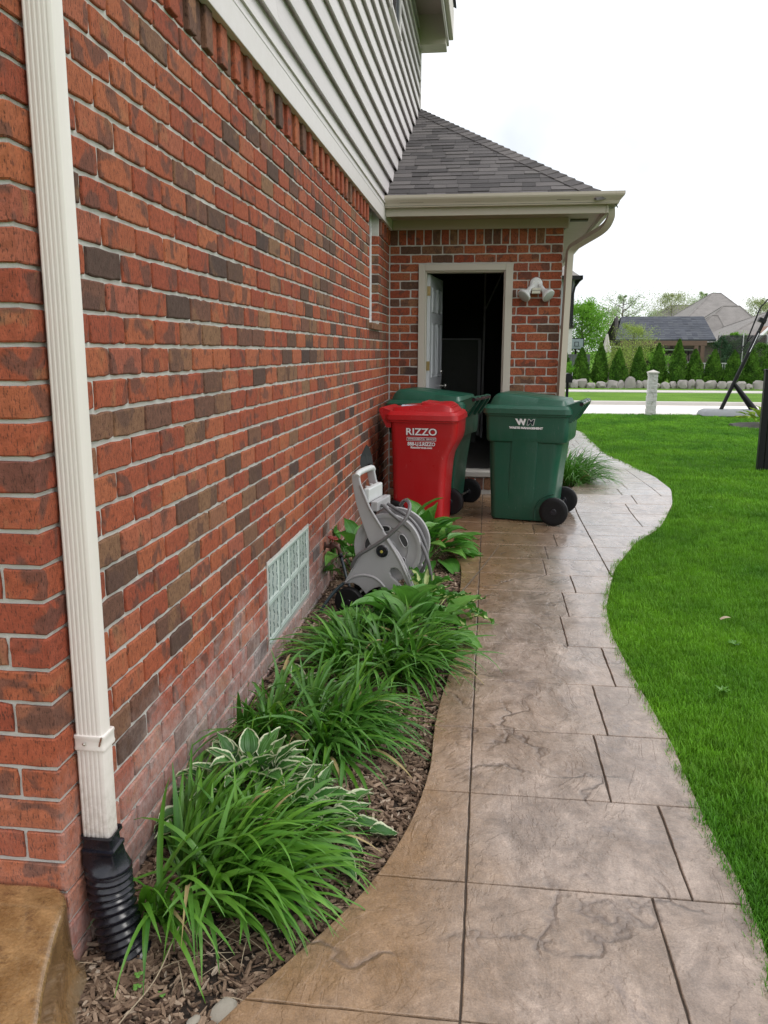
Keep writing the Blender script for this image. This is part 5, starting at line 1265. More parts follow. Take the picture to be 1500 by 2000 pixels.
def daylily(label, loc, rad, n, L0, L1, seed, mats, bias=(0, 0), wmin=0.010, wmax=0.018, cat='daylily', group='clumps of daylily leaves', dry=True, spread=1.0, avoid=False):
    r = random.Random(seed); root = thing('daylily', label, cat, loc, 0, group)
    bx, by = bias; nb = 0; mass = M()
    fans = [(r.uniform(-1, 1) * rad[0], r.uniform(-1, 1) * rad[1]) for _ in range(max(6, n // 14))]
    while nb < n:
        fx, fy = r.choice(fans); az0 = math.atan2(fy / rad[1] * .7 + by, fx / rad[0] * .7 + bx) if r.random() < .8 else r.uniform(-math.pi, math.pi)
        az = az0 + r.gauss(0, 0.62); L = r.uniform(L0, L1)
        wx = loc[0] + fx + math.cos(az) * L * .72
        if wx < 0.015:
            L *= 0.5 
            if loc[0] + fx + math.cos(az) * L * .8 < 0.02: az = math.copysign(r.uniform(0.4, 1.4), math.sin(az))
        if avoid and math.cos(az - R(222)) > 0.35 and r.random() < .85: continue
        outer = r.random(); el0 = R(r.uniform(54, 84) - 24 * outer); el1 = R(r.uniform(-62, -5) - 18 * outer) * spread
        if r.random() < .18: el0, el1 = R(r.uniform(72, 88)), R(r.uniform(5, 45)); L *= .8
        g = blade_geo(r, az, L, r.uniform(wmin, wmax), el0, el1, r.gauss(0, 0.5), 10, 0.30, r.gauss(0, 0.25), r.uniform(1.0, 1.7))
        b = Vector((fx + r.gauss(0, .008), fy + r.gauss(0, .008), -0.01))
        # keep leaves above the ground
        zmin = min(v.z for v in g[0]) + b.z + loc[2]
        if zmin < -0.055: 
            for v in g[0]:
                if v.z + b.z + loc[2] < -0.04: v.z = -0.04 - b.z - loc[2] + r.random() * .01
        for v in g[0]:
            xx = v.x + b.x + loc[0]
            if xx < 0.008 and loc[1] < 8: v.x += 0.008 - xx + r.random() * 0.006
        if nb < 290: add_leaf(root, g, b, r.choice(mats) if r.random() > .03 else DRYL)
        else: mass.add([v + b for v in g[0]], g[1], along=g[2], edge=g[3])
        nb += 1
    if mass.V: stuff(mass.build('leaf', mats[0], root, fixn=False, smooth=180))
    if dry:
        m = M()
        for i in range(60):
            a = r.uniform(-math.pi, math.pi); g = blade_geo(r, a, r.uniform(.08, .2), 0.003, R(r.uniform(0, 30)), R(r.uniform(-40, 0)), n=5)
            q = Vector((r.gauss(0, rad[0] * .8), r.gauss(0, rad[1] * .8), 0.0)); m.add([(max(v.x + q.x, 0.01 - loc[0] if loc[1] < 8 else -9), v.y + q.y, max(v.z + q.z, -0.03)) for v in g[0]], g[1])
        stuff(m.build('dry_leaf_litter', STRAW, root, fixn=False))
    return root
daylily('large daylily clump spilling over the bed beside the black drain pipe', (0.255, 1.98, -0.05), (0.15, 0.18), 600, 0.26, 0.45, 41, [LILY, LILY, LILYD], bias=(0.55, 0.12), wmin=.011, wmax=.022, avoid=True)
daylily('daylily clump reaching to the brick wall, between the white-edged hosta and the third clump', (0.29, 2.86, -0.045), (0.23, 0.16), 520, 0.28, 0.48, 42, [LILYD, LILY, LILYD], bias=(0.1, -0.1), wmin=.012, wmax=.02)
daylily('daylily clump leaning over the path just in front of the plain hosta', (0.515, 3.58, -0.045), (0.20, 0.18), 500, 0.28, 0.48, 43, [LILYD, LILY, LILY], bias=(0.3, -0.05), wmin=.012, wmax=.02)
daylily('daylily clump behind the right green cart at the garage corner', (1.92, 9.35, -0.01), (0.15, 0.45), 480, 0.42, 0.62, 44, [LILYD], bias=(0.4, -0.1), wmin=.010, wmax=.014)

def hosta_geo(r, az, Lp, el_p, L, W, drop, cup, wave, nu=9, nv=4):
    d = Vector((math.cos(az) * math.cos(el_p), math.sin(az) * math.cos(el_p), math.sin(el_p))); lat = Vector((-math.sin(az), math.cos(az), 0))
    vs_, fs_, al, ed = [], [], [], []; base = d * Lp
    # petiole
    for t in (0, 1):
        for q in (-1, 0, 1): vs_.append(d * Lp * t + lat * 0.004 * q + Vector((0, 0, -0.003 * abs(q) * -1))); al.append(0.0); ed.append(0.1)
    fs_ += [(0, 1, 4, 3), (1, 2, 5, 4)]
    o = len(vs_); p = base.copy(); el = el_p
    for i in range(nu + 1):
        t = i / nu; el = el_p - 0.35 - drop * t; dd = Vector((math.cos(az) * math.cos(el), math.sin(az) * math.cos(el), math.sin(el))); up = dd.cross(lat)
        w = W * 0.5 * (math.sin(math.pi * min(1, t * 0.98 + .02) ** 0.66)) ** 1.0 * (1 - 0.25 * t) if t < 1 else 0.0004
        w = max(w, 0.0006)
        for j in range(-nv, nv + 1):
            s = j / nv; hgt = cup * w * (abs(s) ** 1.5) + wave * math.sin(t * 15 + s * 2.5 + az * 3) * abs(s) ** 2 - 0.003 * math.cos(s * 9)
            vs_.append(p + lat * w * s * (1 - .12 * abs(s) * cup) + up * hgt); al.append(0.2 + .8 * t); ed.append(max(abs(s), 0 if t < .86 else (t - .72) / .28 * .95))
        p = p + dd * L / nu
    k = 2 * nv + 1
    for i in range(nu):
        for j in range(k - 1):
            a = o + i * k + j; fs_.append((a, a + 1, a + 1 + k, a + k))
    return vs_, fs_, al, ed
def hosta(label, loc, rad, n, L, W, seed, mats, wave=0.002, bias=(0, 0), hgt=0.16, cup=0.35, xmax=None):
    r = random.Random(seed); root = thing('hosta', label, 'hosta', loc, 0, 'hosta clumps in the bed')
    for i in range(n):
        ring_ = (i + .5) / n; az = i * 2.39996 + r.gauss(0, .25) + 0.0; az = math.atan2(math.sin(az) + by_(bias), math.cos(az) + bias[0])
        el = R(84 - 58 * ring_ + r.gauss(0, 6)); Lp = hgt * r.uniform(.65, 1.15) * (1.05 - .2 * ring_); l = L * r.uniform(.75, 1.2)
        g = hosta_geo(r, az, Lp, el, l, W * r.uniform(.8, 1.15), r.uniform(.4, 1.35), cup * r.uniform(.4, 1.4), wave * r.uniform(.5, 1.5))
        b = Vector((math.cos(az) * rad[0] * ring_ * r.uniform(.3, 1), math.sin(az) * rad[1] * ring_ * r.uniform(.3, 1), -0.01))
        for v in g[0]:
            xx = v.x + b.x + loc[0]
            if xx < 0.01: v.x += 0.01 - xx + r.random() * .004
            if v.z + b.z + loc[2] < -0.03: v.z = -0.03 - b.z - loc[2]
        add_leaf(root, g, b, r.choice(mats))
def by_(b): return b[1]
hosta('hosta with white-edged leaves between the nearest daylily clump and the brick wall', (0.25, 2.36, -0.05), (0.20, 0.13), 84, 0.118, 0.066, 51, [HOSTAW], 0.0025, (0.3, 0.0), 0.17)
hosta('white-edged hosta poking out right of the nearest daylily clump', (0.45, 2.24, -0.05), (0.14, 0.11), 46, 0.115, 0.065, 59, [HOSTAW], 0.0025, (0.2, 0.0), 0.13)
hosta('hosta with plain pale green leaves in front of the hose reel wheel', (0.60, 4.00, -0.05), (0.18, 0.15), 40, 0.18, 0.14, 52, [HOSTA, HOSTA, HOSTA], 0.002, (0.05, -0.1), 0.20)
hosta('small hosta with curly cream-centred leaves beside the reel wheel', (0.38, 4.08, -0.05), (0.11, 0.07), 34, 0.11, 0.060, 53, [HOSTAY], 0.010, (0, -.1), 0.09, 0.9)
hosta('curly cream-centred hosta at the path edge behind the plain hosta', (0.66, 4.30, -0.05), (0.17, 0.12), 60, 0.11, 0.060, 54, [HOSTAY], 0.010, (0.1, -.1), 0.21, 0.9)
hosta('dark green hosta squeezed between the brick wall and the hose reel', (0.16, 5.15, -0.05), (0.13, 0.22), 34, 0.20, 0.13, 55, [HOSTAD, HOSTA], 0.003, (0.05, -.1), 0.30)
hosta('dark green hosta between the hose reel and the red cart', (0.55, 5.72, -0.05), (0.18, 0.24), 56, 0.22, 0.14, 56, [HOSTAD, HOSTA, HOSTAD], 0.003, (0.15, -.15), 0.24)
hosta('few large hosta leaves rising just behind the hose reel', (0.44, 5.30, -0.05), (0.08, 0.08), 9, 0.20, 0.12, 58, [HOSTA], 0.003, (0.0, 0), 0.42)
hosta('hosta with white-edged leaves hidden under the third daylily clump by the wall', (0.22, 3.22, -0.05), (0.08, 0.08), 12, 0.12, 0.07, 57, [HOSTAW], 0.0025, (0, 0), 0.09)
# small clover weeds in the mulch
def weed(label, loc, n, seed):
    r = random.Random(seed); m = M()
    for i in range(n):
        x, y = r.gauss(0, .022), r.gauss(0, .03); h = r.uniform(.006, .03)
        for k in range(3):
            a = k * 2.09 + r.random(); c = Vector((x + .006 * math.cos(a), y + .006 * math.sin(a), h)); vs_ = [c + Vector((.006 * math.cos(t), .006 * math.sin(t), .002 * math.sin(3 * t))) for t in [2 * math.pi * q / 7 for q in range(7)]]
            m.add(vs_, [tuple(range(7))], along=.7)
        m.tube([(x, y, -.005), (x, y, h)], .0006, 3, cap=False)
    tag(m.build('clover_weed', HOSTA, fixn=False, at=loc), label, 'weed', 'small weeds in the mulch')
weed('small clover weed in the mulch right of the white-edged hosta', (0.56, 2.36, bz(.56, 2.36) + .006), 22, 1)
weed('tiny clover sprig on the mulch below the black drain pipe', (0.20, 1.62, bz(.20, 1.62) + .008), 4, 2)
weed('clover weed at the path edge beside the hose reel', (0.72, 4.75, bz(.72, 4.75) + .006), 16, 3)

# ------------------------------------------------------------------ lawn grass (geometry-node instances of small tufts)
def tuft(seed, n, rad, h, w):
    r = random.Random(seed); m = M()
    for i in range(n):
        a = r.uniform(0, 6.283); rr_ = rad * r.random() ** .5; g = blade_geo(r, r.uniform(0, 6.283), h * r.uniform(.6, 1.25), w * r.uniform(.7, 1.3), R(r.uniform(62, 90)), R(r.uniform(5, 75)), n=3, fold=0.2)
        m.add([(v.x + rr_ * math.cos(a), v.y + rr_ * math.sin(a), v.z) for v in g[0]], g[1], along=g[2])
    me = bpy.data.meshes.new('turf_tuft'); me.from_pydata(m.V, [], m.F); me.materials.append(GRASS)
    q = me.attributes.new('along', 'FLOAT', 'POINT'); q.data.foreach_set('value', m.A['along'])
    me.polygons.foreach_set('use_smooth', [True] * len(m.F))
    return bpy.data.objects.new('turf_tuft', me)
def scatter(name, pts, scl, src, label, seed):
    me = bpy.data.meshes.new(name); me.vertices.add(len(pts)); me.vertices.foreach_set('co', np.asarray(pts, dtype=np.float32).ravel())
    rs = np.random.default_rng(seed)
    a = me.attributes.new('sc', 'FLOAT', 'POINT'); a.data.foreach_set('value', np.asarray(scl, dtype=np.float32))
    a = me.attributes.new('rz', 'FLOAT_VECTOR', 'POINT'); rv = np.zeros((len(pts), 3), dtype=np.float32); rv[:, 2] = rs.uniform(0, 6.28, len(pts)); rv[:, 0] = rs.normal(0, .08, len(pts)); rv[:, 1] = rs.normal(0, .08, len(pts)); a.data.foreach_set('vector', rv.ravel())
    o = bpy.data.objects.new(name, me); COL.objects.link(o); me.materials.append(GRASS)
    ng = bpy.data.node_groups.new(name + '_nodes', 'GeometryNodeTree'); ng.interface.new_socket('Geometry', in_out='INPUT', socket_type='NodeSocketGeometry'); ng.interface.new_socket('Geometry', in_out='OUTPUT', socket_type='NodeSocketGeometry')
    gi = ng.nodes.new('NodeGroupInput'); go = ng.nodes.new('NodeGroupOutput'); ip = ng.nodes.new('GeometryNodeInstanceOnPoints'); oi = ng.nodes.new('GeometryNodeObjectInfo'); oi.inputs['Object'].default_value = src; oi.inputs['As Instance'].default_value = True
    n1 = ng.nodes.new('GeometryNodeInputNamedAttribute'); n1.data_type = 'FLOAT'; n1.inputs[0].default_value = 'sc'
    n2 = ng.nodes.new('GeometryNodeInputNamedAttribute'); n2.data_type = 'FLOAT_VECTOR'; n2.inputs[0].default_value = 'rz'
    L_ = ng.links.new; L_(gi.outputs[0], ip.inputs['Points']); L_(oi.outputs['Geometry'], ip.inputs['Instance'])
    L_(n1.outputs[0], ip.inputs['Scale']); L_(n2.outputs[0], ip.inputs['Rotation']); L_(ip.outputs[0], go.inputs[0])
    md = o.modifiers.new('instances', 'NODES'); md.node_group = ng; o['kind'] = 'stuff'; o['label'] = label
    return o
rs_ = np.random.default_rng(12)
T1, T2, T3 = tuft(1, 56, .036, .037, .0021), tuft(2, 56, .036, .042, .0023), tuft(3, 40, .07, .044, .0052)
near, far = [], []
y = 1.2
def inview(x, y, mar=160):
    X, Y, w = px((x, y, 0)); return -mar < X < 1500 + mar and Y < 2000 + mar and w > 0
while y < 20.0:
    d = max(1.6, y); step = 0.030 if y < 4.2 else 0.030 * (d / 4.2) ** 0.95
    x0 = Rf(y) if y < 16.15 else -1.0
    xmax = 0.974 + (1500 + 160 - 955) / 1604 * y * 1.06 + 1.5
    x = x0 + 0.004; nrow = max(0, int((xmax - x0) / step))
    xs_ = x0 + 0.006 + step * (np.arange(nrow) + rs_.uniform(-.5, .5, nrow)); ys_ = y + step * rs_.uniform(-.5, .5, nrow)
    for a, b in zip(xs_, ys_):
        a = max(a, (Rf(b) if b < 16.15 else -3) + 0.012)
        zz = -0.035 + 0.02 * mnoise.noise(Vector((a * 0.35, b * 0.35, 0))) * min(1, (a - Rf(min(b, 16.1))) * 1.5)
        (near if y < 7.5 else far).append((a, b, zz))
    y += step
for a in range(260):      # ragged fringe along the path edge
    yq = 1.3 + 14 * rs_.random() ** 1.6; near.append((Rf(yq) + 0.005, yq, -0.03))
near = np.array(near); far = np.array(far); print('tufts', len(near), len(far))
sel = rs_.random(len(near)) < .5
scatter('grass', near[sel], rs_.uniform(.75, 1.3, sel.sum()), T1, 'bright green lawn grass beside the path', 1)
scatter('grass', near[~sel], rs_.uniform(.75, 1.3, (~sel).sum()), T2, 'bright green lawn grass beside the path, second mix', 2)
scatter('grass', far, rs_.uniform(.8, 1.35, len(far)) * (1 + 0.0 * far[:, 1]), T3, 'lawn grass towards the street', 3)
# small pale weeds in the lawn
r = random.Random(6)
for i, (x, y) in enumerate(((2.22, 4.05), (2.0, 3.45), (3.05, 7.8), (2.5, 3.1))):
    m = M()
    for k in range(10):
        g = blade_geo(r, r.uniform(0, 6.28), r.uniform(.03, .05), .012, R(50), R(-20), n=4); m.add([(v.x, v.y, v.z) for v in g[0]], g[1], along=.9)
    tag(m.build('lawn_weed', LILY, fixn=False, at=(x, y, 0.0)), ['pale weed in the lawn near the narrowest part of the path', 'little weed in the lawn nearest the path bend', 'broad-leaved weed far out in the lawn by the wide path bend', 'low weed in the lawn close to the camera'][i], 'weed', 'weeds in the lawn')
m = M(); g = blade_geo(r, 0.3, .07, .03, R(20), R(-30), n=5); m.add(g[0], g[1]); tag(m.build('dead_leaf', STRAW, fixn=False, at=(2.25, 4.42, 0.015)), 'curled brown dead leaf lying in the lawn', 'leaf')

# ================================================================== BLACK FENCE at the right edge
FN = thing('metal_fence', 'black metal picket fence starting at the right edge of the lawn', 'fence', (4.34, 10.6, 0))
M().box(-0.035, 0.035, -0.035, 0.035, -0.1, 1.20).build('post', BLACKM, FN, bevel=0.004)
M().box(0.045, 0.105, -0.03, 0.03, 0.0, 1.15).build('gate_stile', BLACKM, FN, bevel=0.003)
M().box(-0.042, 0.042, -0.042, 0.042, 1.2005, 1.225).build('post_cap', BLACKM, FN, bevel=0.006)
for i in range(1, 3): M().box(1.85 * i - .03, 1.85 * i + .03, -0.03, 0.03, -0.1, 1.2).build('post', BLACKM, FN, bevel=0.004)
for z in (0.10, 0.92, 1.06): M().box(0.036, 3.65, -0.014, 0.014, z, z + 0.03).build('rail', BLACKM, FN)
for i in range(45):
    x = 0.16 + i * 0.075
    if abs(x - 1.85) < 0.045: continue
    M().box(x - .009, x + .009, -0.0155, 0.0155, 0.05, 1.10).build('picket', BLACKM, FN)
# fence goes on towards the camera side of the yard
# ================================================================== STREET
KZ = -0.02
structure(M().box(-60, 90, 20.35, 24.9, -0.2, -0.105).build('road', ROADM)); 
structure(M().box(-60, 90, 20.05, 20.35, -0.2, -0.015).build('kerb', CONC, bevel=0.02))
structure(M().box(-60, 90, 24.9, 25.15, -0.2, 0.0).build('kerb', CONC, bevel=0.02))
m = M(); nx = 60
structure(M().box(-60, 90, 25.15, 30.6, -0.2, -0.01).build('grass_verge', FARTURF))
SW = structure(M().box(-60, 90, 30.6, 32.2, -0.2, -0.03).build('sidewalk', JOINT))
for i in range(16): M().box(-1.4 + i * 1.2, -1.4 + i * 1.2 + 1.188, 30.61, 32.19, -0.028, 0.01).build('paving_slab', CONC, SW)
structure(M().box(-60, 90, 32.2, 120, -0.2, 0.0).build('far_lawn', FARTURF))
# white stacked stone post by the street
PO = thing('address_post', 'short white stacked stone post with a cap at the street edge', 'post', (4.75, 20.2 - .35, -0.03))
rr = random.Random(2); z = 0.0; k = 0
while z < 0.97:
    h = rr.choice([0.03, 0.04, 0.05])
    for a in range(2):
        mm = M(); o_ = rr.uniform(0, .018); sp = rr.uniform(-.04, .04)
        xa, xb_ = ((-0.095 - o_, sp - .003) if a == 0 else (sp + .003, 0.095 + rr.uniform(0, .01)))
        mm.box(xa, xb_, -0.095 - rr.uniform(0, .01), 0.095, z + .003, min(z + h, .97)); mm.build('stone_strip', STONEW, PO, bevel=0.003, seg=1)
    z += h
M().box(-0.085, 0.085, -0.085, 0.085, 0, 0.97).build('core', CONC, PO)
m = M(); m.add([(-.12, -.12, .972), (.12, -.12, .972), (.12, .12, .972), (-.12, .12, .972), (-.12, -.12, 1.0), (.12, -.12, 1.0), (.12, .12, 1.0), (-.12, .12, 1.0), (0, 0, 1.05)], [(0, 3, 2, 1), (0, 1, 5, 4), (1, 2, 6, 5), (2, 3, 7, 6), (3, 0, 4, 7), (4, 5, 8), (5, 6, 8), (6, 7, 8), (7, 4, 8)]); m.build('cap', CONC, PO)
# mailbox
MB_ = thing('mailbox', 'black mailbox on a post beside the garage corner at the street', 'mailbox', (2.74, 19.0, -0.05))
M().box(-0.03, 0.03, -0.03, 0.03, 0, 0.80).build('post', BLACKM, MB_, bevel=.004)
m = M(); pr = [(-.085, .80), (.085, .80), (.085, .92)] + [(.085 * math.cos(R(a)), .92 + .085 * math.sin(R(a))) for a in range(15, 180, 15)] + [(-.085, .92)]
m.prism(pr, lambda u, v, d: (u, d, v), -.22, .22); m.build('box', BLACKM, MB_, bevel=.004)
M().box(.087, .095, -.1, -.06, .90, 1.02).build('flag', simple('white_flag', (.5, .5, .55), .5), MB_)

# portable basketball hoop
HP = thing('basketball_hoop', 'portable basketball hoop with a slanting dark pole at the street edge', 'basketball hoop', (6.26, 19.85, -0.02))
bo = Vector((0, 0, 0)); top = Vector((1.62, 0, 4.1)); pd = (Vector((1.0, 0, 2.56))).normalized()
m = M(); m.tube([pd * 0.02, pd * 1.0, pd * 2.05], 0.043, 14); m.build('lower_pole', BLACKM, HP, smooth=50)
m = M(); m.tube([pd * 2.06, pd * 3.3, pd * 4.3], 0.038, 14); m.build('upper_pole', BLACKM, HP, smooth=50)
m = M(); m.tube([pd * 1.55 + Vector((-.002, -.054, 0)), pd * 2.0 + Vector((-.002, -.054, 0))], 0.016, 8, sq=(.022, .003)); m.build('pole_sticker', DECAL, HP)
m = M(); m.tube([pd * 0.80, Vector((0.80, 0, 0.12))], 0.05, 12, rs=[0.045, 0.085]); m.build('brace', BLACKM, HP, smooth=50)
m = M(); rr_ = []
for z, e in ((0.0, 0.0), (0.02, .03), (0.10, .0), (0.15, -.08)): rr_.append([(x, y, z) for x, y in rrect(-.38 - e, 1.05 + e, -.36 - e, .36 + e, .12, 6)])
m.loft(rr_); m.build('base', simple('weathered_grey_plastic', (0.20, 0.21, 0.22), .5), HP, smooth=50)
for s in (-1, 1):
    m = M(); m.tube([pd * 1.80 + Vector((-.16, s * .03, .0)), pd * 2.6 + Vector((-.22, s * .03, 0)), pd * 3.1 + Vector((-.02, s * .03, .0))], 0.009, 8); m.build('lift_rod', BLACKM, HP)
m = M(); m.obox(pd * 2.3 + Vector((-.05, 0, 0)), pd, (0, 1, 0), (1, 0, -.4), .10, .14, .16); m.build('pole_clamp', BLACKM, HP, bevel=.01)
m = M(); c = pd * 1.62 + Vector((-.23, 0, .0)); m.tube([(c.x + .07 * math.cos(t), c.y, c.z + .07 * math.sin(t)) for t in [2 * math.pi * i / 16 for i in range(17)]], .010, 6); m.tube([c + Vector((.06, 0, .05)), pd * 1.95 + Vector((-.09, 0, 0))], .011, 6); m.build('lift_handle', BLACKM, HP)
for a, b in ((3.15, 3.55), (3.5, 3.9)):
    m = M(); q = pd * a; m.tube([q, q + Vector((-.10, 0, .0)), q + Vector((.75, 0, .50))], .022, 8); m.build('support_arm', BLACKM, HP)
m = M(); m.obox((2.28, 0, 3.55), (0, 1, 0), (0, 0, 1), (1, 0, 0), 1.3, .85, .03); m.build('backboard', simple('pale_backboard', (.55, .57, .6), .2), HP, bevel=.01)
m = M(); m.tube([(2.56 + .22 * math.cos(t), .22 * math.sin(t), 3.22) for t in [2 * math.pi * i / 20 for i in range(21)]], .010, 6); m.build('rim', simple('orange_rim', (.5, .09, .02), .5), HP)

# small edged bed with a lime plant
m = M(); m.add(*rock_mesh(random.Random(14), .9, .55, .10, 3, .1)); tag(m.build('edging_bed', simple('dark_edging', (.06, .055, .05), .8), smooth=40, at=(6.55, 16.9, -.02)), 'dark edged soil mound holding the lime green plant by the fence', 'garden bed')
LH = thing('hosta', 'lime yellow hosta in the little bed behind the black fence post', 'hosta', (6.35, 16.9, 0.02))
r = random.Random(61)
for i in range(46):
    az = i * 2.4; rg_ = (i + .5) / 46; g = hosta_geo(r, az, .22 * r.uniform(.7, 1.2), R(82 - 50 * rg_), .20, .12, r.uniform(.5, 1.2), .4, .004, 5, 2); add_leaf(LH, g, (math.cos(az) * .25 * rg_, math.sin(az) * .25 * rg_, 0), LIMEF)

# ================================================================== ARBORVITAE ROW
def arbor_crown(seed, h, w, n=5200):
    r = random.Random(seed); m = M(); V_, F_, T_ = [], [], []; ph = [r.uniform(0, 6.28) for _ in range(6)]
    ring = []
    # dark inner body
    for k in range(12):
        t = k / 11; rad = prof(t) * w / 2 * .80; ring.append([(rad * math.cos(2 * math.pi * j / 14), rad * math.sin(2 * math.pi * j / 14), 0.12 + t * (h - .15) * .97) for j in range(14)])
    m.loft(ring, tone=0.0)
    for i in range(n):
        t = r.random() ** 0.85; a = r.uniform(0, 6.283); rad = prof(t) * w / 2; bump_ = 1 + .10 * math.sin(a * 3 + ph[0] + t * 7) + .08 * math.sin(a * 5 + ph[1] - t * 15) + .05 * math.sin(a * 9 + ph[2] + t * 31)
        rr_ = rad * bump_ * r.uniform(.72, 1.04); z = 0.10 + t * (h - .12)
        c = Vector((rr_ * math.cos(a), rr_ * math.sin(a), z)); out = Vector((math.cos(a), math.sin(a), 0)); tan = Vector((-math.sin(a), math.cos(a), 0))
        up = (Vector((0, 0, 1)) + out * r.uniform(-.1, .75) + tan * r.gauss(0, .35)).normalized(); sd_ = (tan * r.uniform(.4, 1) + out * r.gauss(0, .7)).normalized(); l = r.uniform(.035, .085); wd_ = l * r.uniform(.28, .5)
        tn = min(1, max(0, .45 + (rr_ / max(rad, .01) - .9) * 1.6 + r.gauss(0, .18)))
        m.add([c - sd_ * wd_ * .4, c + up * l * .55 - sd_ * wd_, c + up * l, c + up * l * .55 + sd_ * wd_], [(0, 1, 2, 3)], tone=tn)
    return m
def prof(t):
    if t < .16: return .62 + .38 * (t / .16) ** .6
    return max(0.02, (1 - ((t - .16) / .84) ** 1.25) ** .82)
variants = []
tl = [(4.87, 1.57, .86, 'leftmost arborvitae of the row, beside the garage downspout'), (5.66, 1.80, .80, 'tall narrow arborvitae in front of the closed white parasol'), (6.38, 1.52, .86, 'arborvitae left of the yellow-green shrub tree'), (7.22, 1.60, .80, 'arborvitae directly left of the white stone post'),
      (8.03, 1.76, .80, 'arborvitae partly behind the white stone post'), (8.78, 1.92, .90, 'arborvitae with a tall thin leader, second right of the stone post'), (9.48, 1.52, .88, 'squat arborvitae under the right end of the pavilion roof'), (10.28, 1.50, .92, 'arborvitae left of the basketball pole foot'),
      (11.02, 1.48, .94, 'arborvitae directly behind the slanting basketball pole'), (11.75, 1.50, .98, 'arborvitae with a two-tipped top right of the pole'), (12.55, 1.72, 1.0, 'rightmost arborvitae beside the black fence post'), (4.15, 1.5, .8, 'arborvitae hidden behind the mailbox')]
for i, (x, h, w, lab) in enumerate(tl):
    T = thing('arborvitae', lab, 'arborvitae', (x, 36.0 + .15 * math.sin(i * 2.1), 0.0), 0, 'arborvitae row across the street')
    M().tube([(0, 0, -.05), (0.01, 0, .2), (0, 0, h * .6)], .04, 7, rs=[.05, .045, .02]).build('trunk', BARK, T)
    w *= .90; mm = arbor_crown(100 + i, h, w)
    if i == 9: mm2 = arbor_crown(300, h * .88, w * .5, 1500); mm.add([(v[0] - .26, v[1], v[2]) for v in mm2.V], mm2.F, tone=mm2.A['tone'])
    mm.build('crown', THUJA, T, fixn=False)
# fieldstone border
r = random.Random(44); x = 3.6; i = 0
places = ['under the leftmost arborvitae', 'in the border left of the stone post', 'in the border right of the stone post', 'in the border by the basketball pole']
while x < 13.6:
    w = r.uniform(.26, .46); h = r.uniform(.15, .27); tri = (i == 8)
    if tri: w, h = .44, .34
    mm = M(); V_, F_ = rock_mesh(r, w * .62, .18, h * .95, 2, .55); mm.add([(v[0] * (1 - (.55 * max(0, v[2]) / h if tri else 0)), v[1], v[2]) for v in V_], F_)
    pl = ('under the leftmost arborvitae' if x < 5.4 else 'left of the stone post' if x < 7.4 else 'just right of the stone post' if x < 9.4 else 'near the basketball pole' if x < 11.3 else 'at the right border end')
    ad = 'tall triangular' if tri else ('wide' if w > .4 else 'broad' if w > .36 else 'middling' if w > .31 else 'small')
    o = mm.build('rock', ROCKM, smooth=28, at=(x + w / 2, 33.9 + r.uniform(-.1, .1), h * .50)); o.rotation_euler = (0, 0, r.uniform(-.3, .3))
    tag(o, f'{ad} pale fieldstone {pl}', 'rock', 'fieldstone border under the arborvitae'); o['place'] = i
    x += w + r.uniform(-.01, .05); i += 1
# unique labels for the stones: by neighbour counting where two would read alike
rocks = [o for o in bpy.data.objects if o.name.split('.')[0] == 'rock']
seen = {}
for o in rocks: seen.setdefault(o['label'], []).append(o)
ORD = ['leftmost', 'second from the left', 'third from the left', 'fourth from the left', 'fifth from the left', 'sixth from the left', 'seventh from the left']
for lab, os_ in seen.items():
    os_.sort(key=lambda o: o.location.x)
    if len(os_) > 1:
        for k, o in enumerate(os_): o['label'] = f'{lab}, {ORD[min(k, 6)]}'

# ================================================================== BACKGROUND PLANTS AND HOUSES
def tree(name, label, loc, h, cr, mat, seed, nleaf=2600, leaf=.16, clear=.25, branches=16, cat='tree', airy=.9, trunk_r=.12):
    r = random.Random(seed); T = thing(name, label, cat, loc, 0)
    tk = M(); tk.tube([(0, 0, -.1), (.05, 0, h * .3), (-.05, .05, h * .6), (0, 0, h * .9)], .1, 8, rs=[trunk_r, trunk_r * .8, trunk_r * .5, trunk_r * .15])
    m = M(); tips = []
    for i in range(branches):
        t = clear + (1 - clear) * (i + r.random()) / branches; a = i * 2.4 + r.gauss(0, .4); L = cr * (math.sin(math.pi * min(1, .25 + .75 * (t - clear) / (1 - clear))) ** .7) * r.uniform(.7, 1.1)
        s = Vector((0, 0, h * t * .88)); e = s + Vector((math.cos(a) * L, math.sin(a) * L, L * r.uniform(.25, .9))); mid = (s + e) / 2 + Vector((0, 0, -.05 * L))
        tk.tube([s, mid, e], .03, 5, rs=[trunk_r * .32, trunk_r * .18, trunk_r * .05], cap=False)
        for q in range(5):
            e2 = mid.lerp(e, r.random()) + Vector((r.gauss(0, .3), r.gauss(0, .3), r.uniform(.05, .5))) * L * .6; tk.tube([mid.lerp(e, .3 + .1 * q), e2], .01, 4, rs=[trunk_r * .08, trunk_r * .02], cap=False); tips.append((e2, L)); tips.append((mid.lerp(e, r.random()), L))
    nleaf = int(nleaf * 3.2); leaf = leaf * .60
    for i in range(nleaf):
        c, L = r.choice(tips); sg = L * .20 * airy; c = c + Vector((r.gauss(0, sg), r.gauss(0, sg), r.gauss(0, sg * .8))); n1 = Vector((r.gauss(0, 1), r.gauss(0, 1), r.gauss(0, 1) + .4)).normalized(); u = n1.orthogonal().normalized(); v = n1.cross(u); l = leaf * r.uniform(.5, 1.3)
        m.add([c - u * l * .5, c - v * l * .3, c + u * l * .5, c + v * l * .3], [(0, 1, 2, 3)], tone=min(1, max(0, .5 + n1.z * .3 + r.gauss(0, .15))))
    tk.build('trunk', BARK, T, smooth=60); m.build('crown', mat, T, fixn=False); return T
